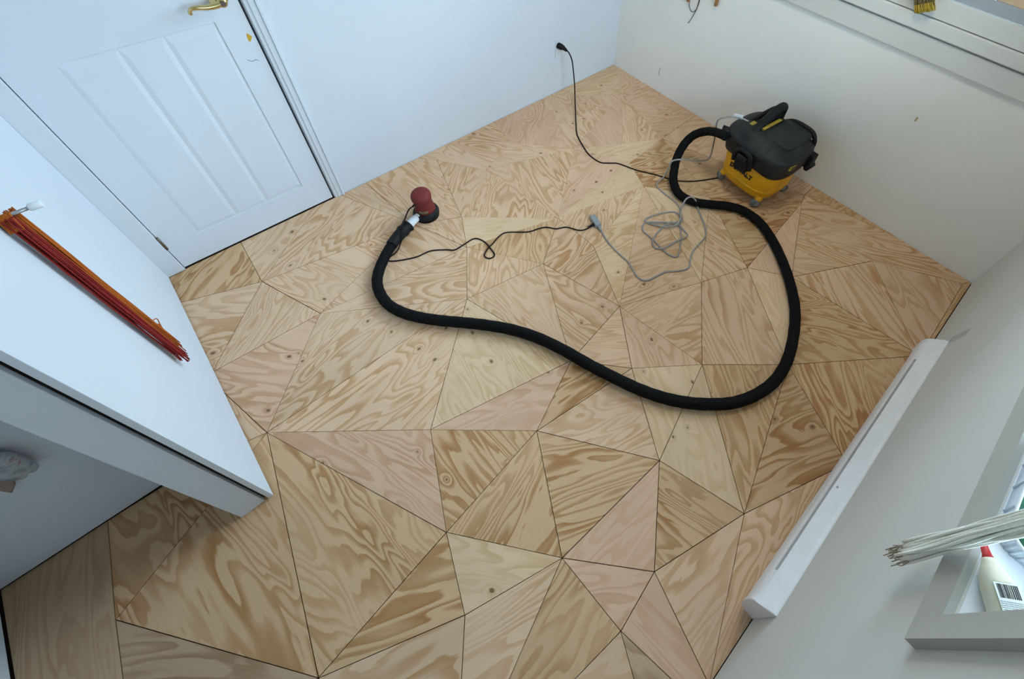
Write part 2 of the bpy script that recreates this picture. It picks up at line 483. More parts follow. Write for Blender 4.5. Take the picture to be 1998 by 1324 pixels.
PANELS = [
    ([(-0.454, 1.988),(-0.144, 1.871),(-0.134, 2.169),(-0.343, 2.169),(-0.474, 2.158)], 42, 3, 0.9, 0.8, 1),
    ([(-0.134, 2.169),(-0.144, 1.871),(0.244, 2.169)], 32, 0, 0.6, 1, 1),
    ([(0.244, 2.169),(-0.144, 1.871),(0.565, 1.74),(0.377, 2.169)], 31, 0, 0.6, 1, 1),
    ([(0.377, 2.169),(0.565, 1.74),(0.522, 2.169)], -79, 0, 0.5, 1, 1),
    ([(-0.018, 1.537),(0.565, 1.74),(-0.144, 1.871)], -69, 0, 0.75, 1, 1),
    ([(0.687, 1.431),(0.782, 1.618),(0.565, 1.74)], -85, 0, 0.5, 1, 0),
    ([(-0.018, 1.537),(0.687, 1.431),(0.565, 1.74)], -73, 0, 0.6, 1, 0),
    ([(-0.018, 1.537),(0.514, 1.177),(0.687, 1.431)], -33, 0, 0.55, 1.3, 0),
    ([(-0.385, 1.174),(0.514, 1.177),(-0.018, 1.537)], 13, 0, 0.6, 1.1, 1),
    ([(0.074, 0.777),(0.514, 1.177),(-0.385, 1.174)], 4, 0, 0.65, 1.1, 1),
    ([(-0.456, 1.555),(-0.144, 1.871),(-0.454, 1.988)], -31, 0, 0.6, 1, 1),
    ([(-0.456, 1.555),(-0.018, 1.537),(-0.144, 1.871)], 33, 0, 0.5, 1.3, 1),
    ([(-0.456, 1.555),(-0.462, 1.486),(-0.385, 1.174),(-0.018, 1.537)], -50, 1, 0.7, 0.8, 2),
    ([(0.672, 0.63),(0.913, 1.103),(0.514, 1.177)], -94, 0, 0.5, 1.3, 1),
    ([(0.672, 0.63),(1.026, 0.681),(0.913, 1.103)], -84, 0, 0.65, 0.9, 1),
    ([(0.672, 0.63),(0.845, 0.431),(1.026, 0.681)], -31, 0, 0.6, 1.2, 0),
    ([(0.074, 0.777),(0.672, 0.63),(0.514, 1.177)], -97, 2, 0.5, 1, 2),
    ([(0.376, 0.501),(0.672, 0.63),(0.074, 0.777)], -19, 1, 0.4, 0.8, 1),
    ([(0.376, 0.501),(0.845, 0.431),(0.672, 0.63)], -3, 3, 0.8, 0.8, 0),
    ([(0.653, 0.106),(0.845, 0.431),(0.376, 0.501)], -23, 0, 0.55, 1.2, 1),
    ([(0.175, 0.124),(0.653, 0.106),(0.376, 0.501)], -31, 3, 1, 1, 0),
    ([(-0.068, 0.446),(0.376, 0.501),(0.074, 0.777)], -84, 3, 0.9, 1, 1),
    ([(0.175, 0.124),(0.376, 0.501),(-0.068, 0.446)], 27, 3, 1, 0.9, 0),
    ([(-0.068, 0.446),(0.074, 0.777),(-0.385, 1.174)], -68, 1, 0.6, 1, 1),
    ([(-0.54, 0.384),(-0.068, 0.446),(-0.385, 1.174)], -80, 3, 0.7, 1, 0),
    ([(0.653, 0.106),(0.175, 0.124),(0.377, -0.113)], 1, 1, 0.35, 0.8, 1),
    ([(0.653, 0.106),(0.377, -0.113),(0.746, -0.219)], -70, 3, 0.8, 1.1, 0),
    ([(0.653, 0.106),(1.088, 0.239),(0.845, 0.431)], -110, 2, 0.35, 0.7, 1),
    ([(0.746, -0.219),(1.088, 0.239),(0.653, 0.106)], -118, 2, 0.35, 0.7, 1),
    ([(0.746, -0.219),(1.375, -0.014),(1.088, 0.239)], -127, 3, 0.6, 1, 1),
    ([(0.746, -0.219),(1.191, -0.391),(1.375, -0.014)], -25, 3, 1, 0.8, 1),
    ([(1.191, -0.391),(1.225, -0.409),(1.879, -0.409),(1.873, -0.397),(1.375, -0.014)], -126, 3, 0.8, 1, 0),
    ([(0.292, -0.409),(1.225, -0.409),(1.191, -0.391),(0.746, -0.219)], 5, 0, 0.5, 1, 1),
    ([(0.29, -0.409),(0.292, -0.409),(0.746, -0.219),(0.377, -0.113)], 1, 0, 0.5, 0.9, 0),
    ([(0.184, -0.143),(0.377, -0.113),(0.175, 0.124)], -47, 1, 0.8, 0.7, 0),
    ([(0.377, -0.113),(0.184, -0.143),(0.231, -0.409),(0.29, -0.409)], -83, 1, 0.4, 0.8, 1),
    ([(0.184, -0.143),(-0.388, -0.09),(-0.042, -0.409),(0.056, -0.409)], -22, 0, 0.5, 0.9, 1),
    ([(0.184, -0.143),(0.056, -0.409),(0.231, -0.409)], -83, 4, 0.7, 1, 0),
    ([(-0.388, -0.09),(0.184, -0.143),(0.175, 0.124)], 9, 3, 1, 0.9, 0),
    ([(-0.148, 0.218),(0.175, 0.124),(-0.068, 0.446)], -52, 2, 0.6, 1, 2),
    ([(-0.388, -0.09),(0.175, 0.124),(-0.148, 0.218)], -9, 0, 0.7, 1, 0),
    ([(-0.54, 0.384),(-0.388, -0.09),(-0.148, 0.218)], -21, 0, 0.7, 1, 0),
    ([(-0.54, 0.384),(-0.148, 0.218),(-0.068, 0.446)], -30, 3, 0.8, 0.7, 0),
    ([(-0.924, 0.919),(-0.54, 0.384),(-0.385, 1.174)], -81, 3, 0.9, 0.8, 0),
    ([(-0.941, 0.755),(-0.959, 0.558),(-0.54, 0.384),(-0.924, 0.919)], -53, 4, 0.7, 0.8, 0),
    ([(-1.158, 0.713),(-0.959, 0.558),(-0.941, 0.755),(-0.924, 0.919),(-0.879, 1.232),(-1.158, 1.233)], 77, 4, 0.35, 1, 0),
    ([(-0.924, 0.919),(-0.385, 1.174),(-0.592, 1.223),(-0.879, 1.232)], -83, 3, 0.8, 0.8, 0),
    ([(-0.592, 1.223),(-0.385, 1.174),(-0.462, 1.486)], -80, 0, 0.5, 1, 0),
    ([(0.845, 0.431),(1.088, 0.239),(1.026, 0.681)], -123, 1, 0.5, 0.9, 1),
    ([(1.088, 0.239),(1.431, 0.512),(1.026, 0.681)], -11, 0, 0.95, 0.9, 0),
    ([(1.088, 0.239),(1.375, -0.014),(1.682, 0.412),(1.431, 0.512)], -117, 0, 1, 0.9, 0),
    ([(1.375, -0.014),(1.808, 0.229),(1.682, 0.412)], -135, 2, 0.5, 1.1, 0),
    ([(1.375, -0.014),(1.873, -0.397),(1.808, 0.229)], -52, 3, 0.9, 1.1, 0),
    ([(1.873, -0.397),(2.229, 0.001),(1.808, 0.229)], -116, 0, 0.7, 0.8, 0),
    ([(1.873, -0.397),(2.455, -0.381),(2.229, 0.001)], -124, 0, 0.6, 0.8, 0),
    ([(1.808, 0.229),(2.229, 0.001),(2.455, -0.381),(2.495, -0.402),(2.495, -0.016),(2.389, 0.495),(2.318, 0.473)], -64, 0, 0.9, 1.1, 0),
    ([(2.495, -0.016),(2.495, 0.499),(2.389, 0.495)], 6, 3, 0.5, 1, 0),
    ([(2.495, -0.409),(2.495, -0.402),(2.455, -0.381),(1.873, -0.397),(1.879, -0.409)], 2, 3, 0.3, 1, 0),
    ([(1.682, 0.412),(1.808, 0.229),(2.318, 0.473)], -124, 1, 0.3, 0.8, 0),
    ([(1.682, 0.412),(2.318, 0.473),(1.936, 0.844)], -30, 3, 0.9, 0.9, 1),
    ([(2.318, 0.473),(2.389, 0.495),(2.123, 1.368),(1.936, 0.844)], -33, 3, 0.8, 1, 1),
    ([(2.389, 0.495),(2.495, 0.499),(2.495, 1.387),(2.123, 1.368)], -3, 0, 0.5, 1, 1),
    ([(1.936, 0.844),(2.123, 1.368),(1.789, 1.341),(1.71, 1.151)], -21, 3, 0.9, 1, 0),
    ([(1.431, 0.512),(1.936, 0.844),(1.71, 1.151)], -105, 2, 0.6, 0.8, 1),
    ([(1.431, 0.512),(1.682, 0.412),(1.936, 0.844)], -100, 0, 0.6, 1, 0),
    ([(1.026, 0.681),(1.431, 0.512),(1.71, 1.151)], -22, 0, 0.7, 0.9, 1),
    ([(1.026, 0.681),(1.71, 1.151),(1.183, 1.023)], -16, 2, 0.7, 0.9, 1),
    ([(1.183, 1.023),(1.71, 1.151),(1.169, 1.284)], 37, 0, 0.7, 1.2, 1),
    ([(1.71, 1.151),(1.789, 1.341),(1.169, 1.284)], 11, 2, 0.4, 1, 2),
    ([(1.169, 1.284),(1.789, 1.341),(1.618, 1.65)], 10, 1, 0.5, 1, 2),
    ([(1.789, 1.341),(2.123, 1.368),(1.884, 1.497),(1.618, 1.65)], -30, 2, 0.5, 1, 1),
    ([(0.687, 1.431),(1.169, 1.284),(0.782, 1.618)], -36, 2, 0.35, 0.8, 1),
    ([(0.913, 1.103),(1.169, 1.284),(0.687, 1.431)], 36, 3, 0.6, 1, 0),
    ([(0.514, 1.177),(0.913, 1.103),(0.687, 1.431)], 45, 0, 0.5, 1.2, 0),
    ([(1.026, 0.681),(1.183, 1.023),(1.169, 1.284),(0.913, 1.103)], 12, 0, 0.75, 1.1, 1),
    ([(0.782, 1.618),(1.169, 1.284),(1.092, 1.838),(0.923, 2.085)], 43, 0, 0.7, 1.3, 0),
    ([(1.169, 1.284),(1.618, 1.65),(1.092, 1.838)], -108, 0, 0.7, 1, 0),
    ([(0.849, 2.169),(0.923, 2.085),(1.092, 1.838),(1.358, 1.936),(1.396, 2.169)], -65, 0, 0.6, 1, 1),
    ([(1.618, 1.65),(1.358, 1.936),(1.092, 1.838)], -48, 0, 0.5, 1, 1),
    ([(1.396, 2.169),(1.358, 1.936),(1.618, 1.65),(1.792, 2.169)], 38, 1, 0.5, 1.2, 1),
    ([(1.792, 2.169),(1.618, 1.65),(2.269, 1.865),(1.847, 2.169)], -105, 0, 0.5, 1, 1),
    ([(1.618, 1.65),(1.884, 1.497),(2.269, 1.865)], -110, 1, 0.5, 0.9, 1),
    ([(1.847, 2.169),(2.269, 1.865),(2.495, 2.154),(2.495, 2.169)], -15, 2, 0.4, 1, 2),
    ([(2.495, 2.154),(2.269, 1.865),(2.495, 1.868)], 3, 0, 0.5, 1.1, 1),
    ([(2.123, 1.368),(2.495, 1.387),(2.495, 1.868),(2.269, 1.865)], -12, 1, 0.5, 1, 2),
    ([(1.884, 1.497),(2.123, 1.368),(2.269, 1.865)], -132, 0, 0.5, 1.1, 1),
    ([(0.522, 2.169),(0.565, 1.74),(0.782, 1.618),(0.923, 2.085),(0.849, 2.169)], -82, 0, 0.55, 1, 1),
    ([(-0.767, -0.124),(-0.388, -0.09),(-0.54, 0.384)], -29, 3, 0.7, 1, 0),
    ([(-0.959, 0.558),(-0.767, -0.124),(-0.54, 0.384)], -68, 0, 0.6, 1, 0),
    ([(-0.357, -0.409),(-0.042, -0.409),(-0.388, -0.09)], -6, 0, 0.6, 1, 0),
    ([(-0.767, -0.124),(-0.433, -0.409),(-0.357, -0.409),(-0.388, -0.09)], -38, 3, 0.6, 1, 0),
    ([(-1.158, 0.713),(-1.158, 0.595),(-0.767, -0.124),(-0.959, 0.558)], 47, 0, 0.5, 1, 0),
]
HOSE = [(0.375, 1.64, 0.026), (0.305, 1.581, 0.026), (0.254, 1.52, 0.026), (0.229, 1.452, 0.026), (0.226, 1.368, 0.026), (0.252, 1.289, 0.026), (0.298, 1.215, 0.026), (0.357, 1.143, 0.026), (0.427, 1.068, 0.026), (0.496, 0.991, 0.026), (0.567, 0.899, 0.026), (0.626, 0.795, 0.026), (0.672, 0.677, 0.026), (0.709, 0.556, 0.026), (0.749, 0.443, 0.026), (0.792, 0.337, 0.026), (0.844, 0.243, 0.026), (0.908, 0.16, 0.026), (0.984, 0.087, 0.026), (1.056, 0.037, 0.026), (1.15, -0.0, 0.026), (1.258, -0.016, 0.026), (1.38, 0.001, 0.026), (1.512, 0.05, 0.026), (1.637, 0.12, 0.026), (1.749, 0.216, 0.026), (1.843, 0.321, 0.026), (1.921, 0.433, 0.026), (1.971, 0.546, 0.026), (1.972, 0.649, 0.026), (1.934, 0.726, 0.026), (1.877, 0.789, 0.026), (1.822, 0.855, 0.026), (1.796, 0.923, 0.026), (1.8, 0.983, 0.03), (1.842, 1.048, 0.04), (1.908, 1.1, 0.06), (1.971, 1.138, 0.09), (2.028, 1.147, 0.15), (2.067, 1.123, 0.21), (2.078, 1.058, 0.27), (2.057, 0.985, 0.315), (2.029, 0.92, 0.345)]
CORD_GREY = [(1.284, 1.102, 0.012), (1.284, 1.073, 0.004), (1.257, 0.996, 0.004), (1.245, 0.909, 0.004), (1.242, 0.834, 0.004), (1.227, 0.785, 0.004), (1.21, 0.734, 0.004), (1.229, 0.694, 0.004), (1.283, 0.68, 0.004), (1.343, 0.665, 0.004), (1.397, 0.627, 0.004), (1.447, 0.608, 0.004), (1.499, 0.636, 0.004), (1.548, 0.659, 0.004), (1.616, 0.669, 0.004), (1.683, 0.68, 0.004), (1.737, 0.729, 0.004), (1.78, 0.79, 0.004), (1.806, 0.83, 0.008), (1.808, 0.862, 0.05), (1.793, 0.887, 0.065), (1.758, 0.894, 0.062), (1.723, 0.885, 0.04), (1.705, 0.874, 0.012), (1.634, 0.816, 0.004), (1.582, 0.766, 0.004), (1.518, 0.72, 0.004), (1.459, 0.692, 0.004), (1.435, 0.73, 0.004), (1.44, 0.791, 0.004), (1.45, 0.864, 0.004), (1.453, 0.926, 0.004), (1.49, 0.951, 0.004), (1.512, 0.943, 0.012), (1.586, 0.876, 0.012), (1.622, 0.827, 0.012), (1.624, 0.786, 0.004), (1.607, 0.745, 0.004), (1.529, 0.756, 0.013), (1.439, 0.77, 0.013), (1.415, 0.808, 0.004), (1.44, 0.842, 0.012), (1.518, 0.866, 0.004), (1.596, 0.863, 0.016), (1.622, 0.842, 0.016), (1.668, 0.83, 0.018), (1.69, 0.896, 0.004), (1.622, 0.942, 0.004), (1.54, 0.967, 0.004), (1.511, 0.952, 0.004), (1.545, 0.877, 0.012), (1.597, 0.829, 0.02), (1.664, 0.842, 0.022), (1.735, 0.903, 0.004), (1.752, 0.955, 0.004), (1.753, 1.017, 0.004), (1.762, 1.091, 0.004), (1.785, 1.115, 0.004), (1.848, 1.12, 0.012), (1.892, 1.13, 0.06), (1.905, 1.125, 0.1), (1.945, 1.092, 0.112), (2.03, 1.072, 0.07), (2.135, 1.036, 0.04), (2.173, 1.037, 0.05), (2.177, 1.043, 0.12), (2.125, 1.029, 0.25), (2.113, 1.036, 0.33), (2.131, 1.018, 0.37), (2.156, 0.964, 0.4), (2.158, 0.914, 0.405)]
CORD_SANDER = [(0.598, 1.77, 0.105), (0.569, 1.758, 0.085), (0.533, 1.731, 0.075), (0.498, 1.695, 0.073), (0.471, 1.66, 0.066), (0.453, 1.65, 0.03), (0.411, 1.623, 0.012), (0.368, 1.619, 0.003), (0.343, 1.619, 0.003), (0.363, 1.59, 0.003), (0.414, 1.559, 0.003), (0.471, 1.535, 0.003), (0.537, 1.525, 0.003), (0.598, 1.482, 0.003), (0.632, 1.453, 0.003), (0.687, 1.453, 0.003), (0.748, 1.45, 0.003), (0.773, 1.402, 0.003), (0.77, 1.336, 0.003), (0.762, 1.3, 0.003), (0.739, 1.294, 0.003), (0.722, 1.309, 0.003), (0.724, 1.332, 0.003), (0.76, 1.351, 0.009), (0.801, 1.365, 0.003), (0.855, 1.382, 0.003), (0.9, 1.376, 0.003), (0.983, 1.31, 0.003), (1.037, 1.292, 0.003), (1.077, 1.272, 0.003), (1.109, 1.231, 0.003), (1.158, 1.204, 0.003), (1.195, 1.145, 0.003), (1.233, 1.126, 0.003), (1.274, 1.118, 0.01)]
CORD_WALL = [(1.948, 2.126, 0.334), (1.961, 2.096, 0.315), (1.968, 2.071, 0.27), (1.967, 2.051, 0.199), (1.968, 2.036, 0.111), (1.964, 2.021, 0.021), (1.87, 1.913, 0.02), (1.796, 1.826, 0.003), (1.724, 1.737, 0.003), (1.677, 1.634, 0.003), (1.65, 1.546, 0.003), (1.653, 1.459, 0.003), (1.694, 1.414, 0.003), (1.732, 1.377, 0.003), (1.772, 1.274, 0.003), (1.834, 1.166, 0.003), (1.875, 1.082, 0.003), (1.912, 1.034, 0.003), (1.971, 0.985, 0.003), (2.041, 0.944, 0.003), (2.131, 0.898, 0.003)]

# ------------------------------------------------------------------ floor: sub-floor and the cut plywood pieces
bm = new_bm()
add_box(bm, XF - 0.3, XB + 0.3, YC - 0.3, YA + 0.3, -0.08, -0.0125)
floor = struct('floor', bm, M['sub'], 'floor of irregular triangular plywood pieces fitted together')

TONES = {  # earlywood, latewood
    0: ((0.750, 0.505, 0.330), (0.505, 0.252, 0.100)),
    1: ((0.735, 0.475, 0.315), (0.535, 0.270, 0.140)),
    2: ((0.765, 0.538, 0.345), (0.560, 0.330, 0.148)),
    3: ((0.665, 0.428, 0.245), (0.400, 0.186, 0.064)),
    4: ((0.560, 0.378, 0.240), (0.345, 0.203, 0.107)),
}


def inset(poly, dd):
    n = len(poly)
    out = []
    for i in range(n):
        p = Vector(poly[i])
        a = (p - Vector(poly[i - 1]))
        b = (Vector(poly[(i + 1) % n]) - p)
        if a.length < 1e-5 or b.length < 1e-5:
            continue
        a.normalize()
        b.normalize()
        na, nb = Vector((-a.y, a.x)), Vector((-b.y, b.x))
        k = na + nb
        den = 1 + na.dot(nb)
        s = dd / den if den > 0.25 else dd / 0.25
        out.append(tuple(p + k * s))
    return out


for idx, (poly, ang, tone, con, bs, kn) in enumerate(PANELS):
    rnd = random.Random(100 + idx)
    far = sum(p[1] for p in poly) / len(poly) > 1.05 and sum(p[0] for p in poly) / len(poly) > 0.75
    gap = 0.00035 if far else rnd.uniform(0.0008, 0.0016)
    ip = inset(poly, gap)
    bm = new_bm()
    add_prism(bm, ip, -0.0122, rnd.uniform(-0.0004, 0.0))
    uvl = bm.loops.layers.uv.new('grain')
    le = bm.loops.layers.float_color.new('early')
    ll = bm.loops.layers.float_color.new('late')
    lp = bm.loops.layers.float_color.new('par')
    a = math.radians(ang + rnd.uniform(-4, 4))
    ca, sa = math.cos(a), math.sin(a)
    ox, oy = rnd.uniform(0, 90), rnd.uniform(0, 90)
    e, l = TONES[tone]
    j = rnd.uniform(0.95, 1.04)
    jw = rnd.uniform(-0.02, 0.02)
    e = (e[0] * j, e[1] * (j - jw * 0.5), e[2] * (j - jw))
    l = (l[0] * j, l[1] * j, l[2] * j)
    for f in bm.faces:
        for lo in f.loops:
            x, y, z = lo.vert.co
            lo[uvl].uv = (x * ca + y * sa + ox, -x * sa + y * ca + oy)
            lo[le] = (*e, 1)
            lo[ll] = (*l, 1)
            lo[lp] = (min(1.0, con * 1.2 + 0.06), bs * 0.5, kn * 0.5, 1)
    obj('plywood_panel', bm, M['ply'], floor)

# ------------------------------------------------------------------ room shell
T = 0.12
DX0, DX1, DTOP = -0.380, 0.346, 2.03      # door opening
bm = new_bm()
add_box(bm, DX1, XB + 0.3, YA, YA + T, -0.012, CEIL)
add_box(bm, DX0, DX1, YA, YA + T, DTOP + 0.004, CEIL)
add_box(bm, XD - 0.15, DX0, YA, YA + T, -0.012, CEIL)
add_box(bm, DX0 - 0.05, DX1 + 0.05, YA + T, YA + T + 0.05, -0.012, CEIL)
wall_back = struct('wall_back', bm, M['wall'], 'white painted wall with the panelled door and power outlet')

bm = new_bm()
y0, y1, z0, z1 = WB
add_box(bm, XB, XB + TB, YC - 0.3, y0, -0.012, CEIL)
add_box(bm, XB, XB + TB, y1, YA + 0.3, -0.012, CEIL)
add_box(bm, XB, XB + TB, y0, y1, -0.012, z0)
add_box(bm, XB, XB + TB, y0, y1, z1, CEIL)
wall_right = struct('wall_right', bm, M['wall_b'], 'scuffed white wall under the wide window behind the vacuum')

bm = new_bm()
x0, x1, z0, z1 = WC
GAP = 0.007
add_box(bm, XF - 0.2, x0, YC - 0.018, YC, GAP, CEIL)
add_box(bm, x1, XB, YC - 0.018, YC, GAP, CEIL)
add_box(bm, x0, x1, YC - 0.018, YC, GAP, z0)
add_box(bm, x0, x1, YC - 0.018, YC, z1, CEIL)
add_box(bm, XF - 0.2, x0, YC - TB, YC - 0.018, 0.05, CEIL)
add_box(bm, x1, XB + TB, YC - TB, YC - 0.018, 0.05, CEIL)
add_box(bm, x0, x1, YC - TB, YC - 0.018, 0.05, z0)
add_box(bm, x0, x1, YC - TB, YC - 0.018, z1, CEIL)
wall_front = struct('wall_front', bm, M['wall_c'], 'grey white wall above the baseboard heater')
bm = new_bm()
add_box(bm, XF - 0.2, XB, YC - TB, YC - 0.012, -0.012, 0.05)
obj('bottom_plate', bm, M['dark'], wall_front)

bm = new_bm()
add_box(bm, XF - T, XF, YC - TB, YE + 0.3, GAP, CEIL)
wall_left = struct('wall_left', bm, M['wall'], 'white wall at the left edge of the nook')
bm = new_bm()
add_box(bm, XF - T + 0.01, XF - 0.01, YC - TB, YE + 0.3, -0.012, GAP)
obj('bottom_plate', bm, M['dark'], wall_left)

bm = new_bm()
add_box(bm, XF, XDF, YE, YE + 0.1, 0.011, CEIL)
wall_nook = struct('wall_nook', bm, M['wall'], 'white wall of the dim nook behind the partition')
bm = new_bm()
add_box(bm, XF, XDF, YE + 0.012, YE + 0.1, -0.012, 0.011)
obj('bottom_plate', bm, M['dark'], wall_nook)

# partition: painted core with its end face, a proud face board and the dark slot between them
bm = new_bm()
add_box(bm, XDF, XD - 0.030, YDE + 0.003, YA + 0.05, 0.003, CEIL)
wall_partition = struct('wall_partition', bm, M['wall'], 'white partition wall ending in a free edge')
bm = new_bm()
add_box(bm, XD - 0.0155, XD, YDE - 0.002, YA, 0.009, CEIL, 0.0015)
obj('face_board', bm, M['wall'], wall_partition)
bm = new_bm()
add_box(bm, XD - 0.034, XD - 0.008, YDE + 0.018, YA, -0.012, CEIL)
obj('dark_slot', bm, M['dark'], wall_partition)

bm = new_bm()
add_box(bm, XF - T, XB + TB, YC - TB, YA + T + 0.05, CEIL, CEIL + 0.1)
struct('ceiling', bm, M['ceil'], 'white ceiling')
bm = new_bm()
add_box(bm, -30, 30, -30, 30, -0.7, -0.6)
struct('ground', bm, M['ground'], 'ground outside the windows')

# door casings
bm = new_bm()
add_box(bm, XD, DX0 - 0.001, YA - 0.013, YA, 0.004, 2.10, 0.002)
struct('trim_1', bm, M['trim'], 'white door casing in the corner by the partition')
bm = new_bm()
add_box(bm, DX1 + 0.003, DX1 + 0.017, YA - 0.008, YA, 0.001, 2.10, 0.001)
add_box(bm, DX1 + 0.017, DX1 + 0.040, YA - 0.012, YA, 0.001, 2.10, 0.003)
add_box(bm, DX1 + 0.040, DX1 + 0.052, YA - 0.016, YA, 0.001, 2.10, 0.002)
struct('trim_2', bm, M['trim'], 'white stepped door casing right of the door')
bm = new_bm()
add_box(bm, DX0, DX1 + 0.003, YA - 0.013, YA, DTOP + 0.006, 2.10, 0.002)
struct('trim_3', bm, M['trim'], 'white casing above the door')

# ------------------------------------------------------------------ door
door = bpy.data.objects.new('door_1', None)
col.objects.link(door)
door['kind'] = 'structure'
door['label'] = 'white panelled door with brass lever handle'
DF = YA + 0.001                  # door face
bm = new_bm()
dx0, dx1 = DX0 + 0.003, DX1 - 0.009
PX0, PX1, PZ0, PZ1 = -0.246, 0.232, 0.155, 1.004
UZ0, UZ1 = 1.26, 1.92


def frame_rect(bm, rects):
    """door face with rectangular holes: rails and stiles as boxes"""
    add_box(bm, dx0, PX0, DF, DF + 0.036, 0.007, DTOP)
    add_box(bm, PX1, dx1, DF, DF + 0.036, 0.007, DTOP)
    zs = [0.007, PZ0, PZ1, UZ0, UZ1, DTOP]
    for a, b in ((zs[0], zs[1]), (zs[2], zs[3]), (zs[4], zs[5])):
        add_box(bm, PX0, PX1, DF, DF + 0.036, a, b)
    add_box(bm, PX0, PX1, DF + 0.012, DF + 0.030, PZ0, UZ1)


frame_rect(bm, None)
obj('door_slab', bm, M['door'], door)


def door_panel(xa, xb, za, zb):
    bm = new_bm()
    # sloped surround falling into the recess, then the flat field
    D0, D1 = DF + 0.0042, DF + 0.0010
    l, r, b, t = 0.016, 0.016, 0.022, 0.038
    o = [(xa, D0, za), (xb, D0, za), (xb, D0, zb), (xa, D0, zb)]
    i = [(xa + l, D1, za + b), (xb - r, D1, za + b), (xb - r, D1, zb - t), (xa + l, D1, zb - t)]
    O = [bm.verts.new(p) for p in o]
    I = [bm.verts.new(p) for p in i]
    for k in range(4):
        bm.faces.new((O[k], O[(k + 1) % 4], I[(k + 1) % 4], I[k]))
    bm.faces.new(I)
    B = [bm.verts.new((p[0], DF + 0.0125, p[2])) for p in o]
    bm.faces.new(B[::-1])
    for k in range(4):
        bm.faces.new((O[k], B[k], B[(k + 1) % 4], O[(k + 1) % 4]))
    obj('door_panel', bm, M['door'], door)


for xa, xb in ((PX0, -0.077), (-0.077, 0.062), (0.062, PX1)):
    door_panel(xa, xb, PZ0, PZ1)
    door_panel(xa, xb, UZ0, UZ1)
# dark back of the clearance gaps
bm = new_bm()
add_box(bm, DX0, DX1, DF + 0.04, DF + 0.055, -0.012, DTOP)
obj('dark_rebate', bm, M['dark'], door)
# hinge knuckle low on the left
bm = new_bm()
add_tube(bm, [(DX0 + 0.002, DF - 0.003, 0.145), (DX0 + 0.002, DF - 0.003, 0.225)], 0.0065, 10)
obj('hinge', bm, M['bronze'], door)
# lever handle
HX, HZ = 0.278, 1.082
bm = new_bm()
secs = []
for r, y in ((0.033, 0.0), (0.033, -0.006), (0.028, -0.011), (0.014, -0.014), (0.0125, -0.030), (0.0125, -0.044), (0.016, -0.048), (0.016, -0.058), (0.012, -0.061)):
    secs.append([(HX + r * math.cos(2 * math.pi * k / 24), DF + y, HZ + r * math.sin(2 * math.pi * k / 24)) for k in range(24)])
add_loft(bm, secs)
rose = obj('lever_handle', bm, M['brass'], door)
bm = new_bm()
pth = catmull([(HX + 0.010, DF - 0.052, HZ + 0.002), (HX - 0.02, DF - 0.053, HZ - 0.004), (HX - 0.05, DF - 0.054, HZ - 0.003), (HX - 0.080, DF - 0.054, HZ + 0.004), (HX - 0.098, DF - 0.052, HZ + 0.004), (HX - 0.106, DF - 0.048, HZ - 0.006), (HX - 0.106, DF - 0.046, HZ - 0.014)], 6)
add_tube(bm, pth, 0.008, 10, rfun=lambda t: 0.0125 - 0.006 * min(1, t * 1.4))
obj('lever', bm, M['brass'], rose)
bm = new_bm()
add_tube(bm, [(HX, DF - 0.060, HZ), (HX, DF - 0.064, HZ)], 0.009, 16)
obj('lock_button', bm, M['bronze'], rose)
# marks on the door
bm = new_bm()
for px in [[(0.309, 0.925), (0.314, 0.935), (0.326, 0.917), (0.322, 0.912), (0.312, 0.899), (0.307, 0.906)]]:
    f = bm.faces.new([bm.verts.new((x, DF - 0.0004, z)) for x, z in px])
g = bmesh.ops.extrude_face_region(bm, geom=bm.faces[:])
bmesh.ops.translate(bm, vec=(0, 0.0006, 0), verts=[v for v in g['geom'] if isinstance(v, bmesh.types.BMVert)])
obj('paint_smear', bm, M['ochre'], door)
bm = new_bm()
add_tube(bm, catmull([(0.273, DF, 0.836), (0.280, DF, 0.828), (0.290, DF, 0.825), (0.301, DF, 0.827), (0.308, DF, 0.820)], 5), 0.0011, 5)
obj('pen_mark', bm, M['bluepen'], door)

# scuffs on the walls
bm = new_bm()
add_prism(bm, [(1.817, 0.205), (1.86, 0.215), (1.815, 0.330), (1.79, 0.372), (1.765, 0.360), (1.775, 0.300)], 0, 0.0004)
obj('scuff_mark', bm, M['scuff'], wall_front, matrix=Matrix(((1, 0, 0, 0), (0, 0, 1, YC - 0.0001), (0, 1, 0, 0), (0, 0, 0, 1))))
bm = new_bm()
add_box(bm, XB - 0.0004, XB + 0.001, 0.247, 0.256, 0.618, 0.642)
obj('tan_mark', bm, M['tan_mark'], wall_right)
bm = new_bm()
add_box(bm, XB - 0.0004, XB + 0.001, 1.750, 1.757, 0.118, 0.172)
obj('scuff_mark', bm, M['scuff'], wall_right)

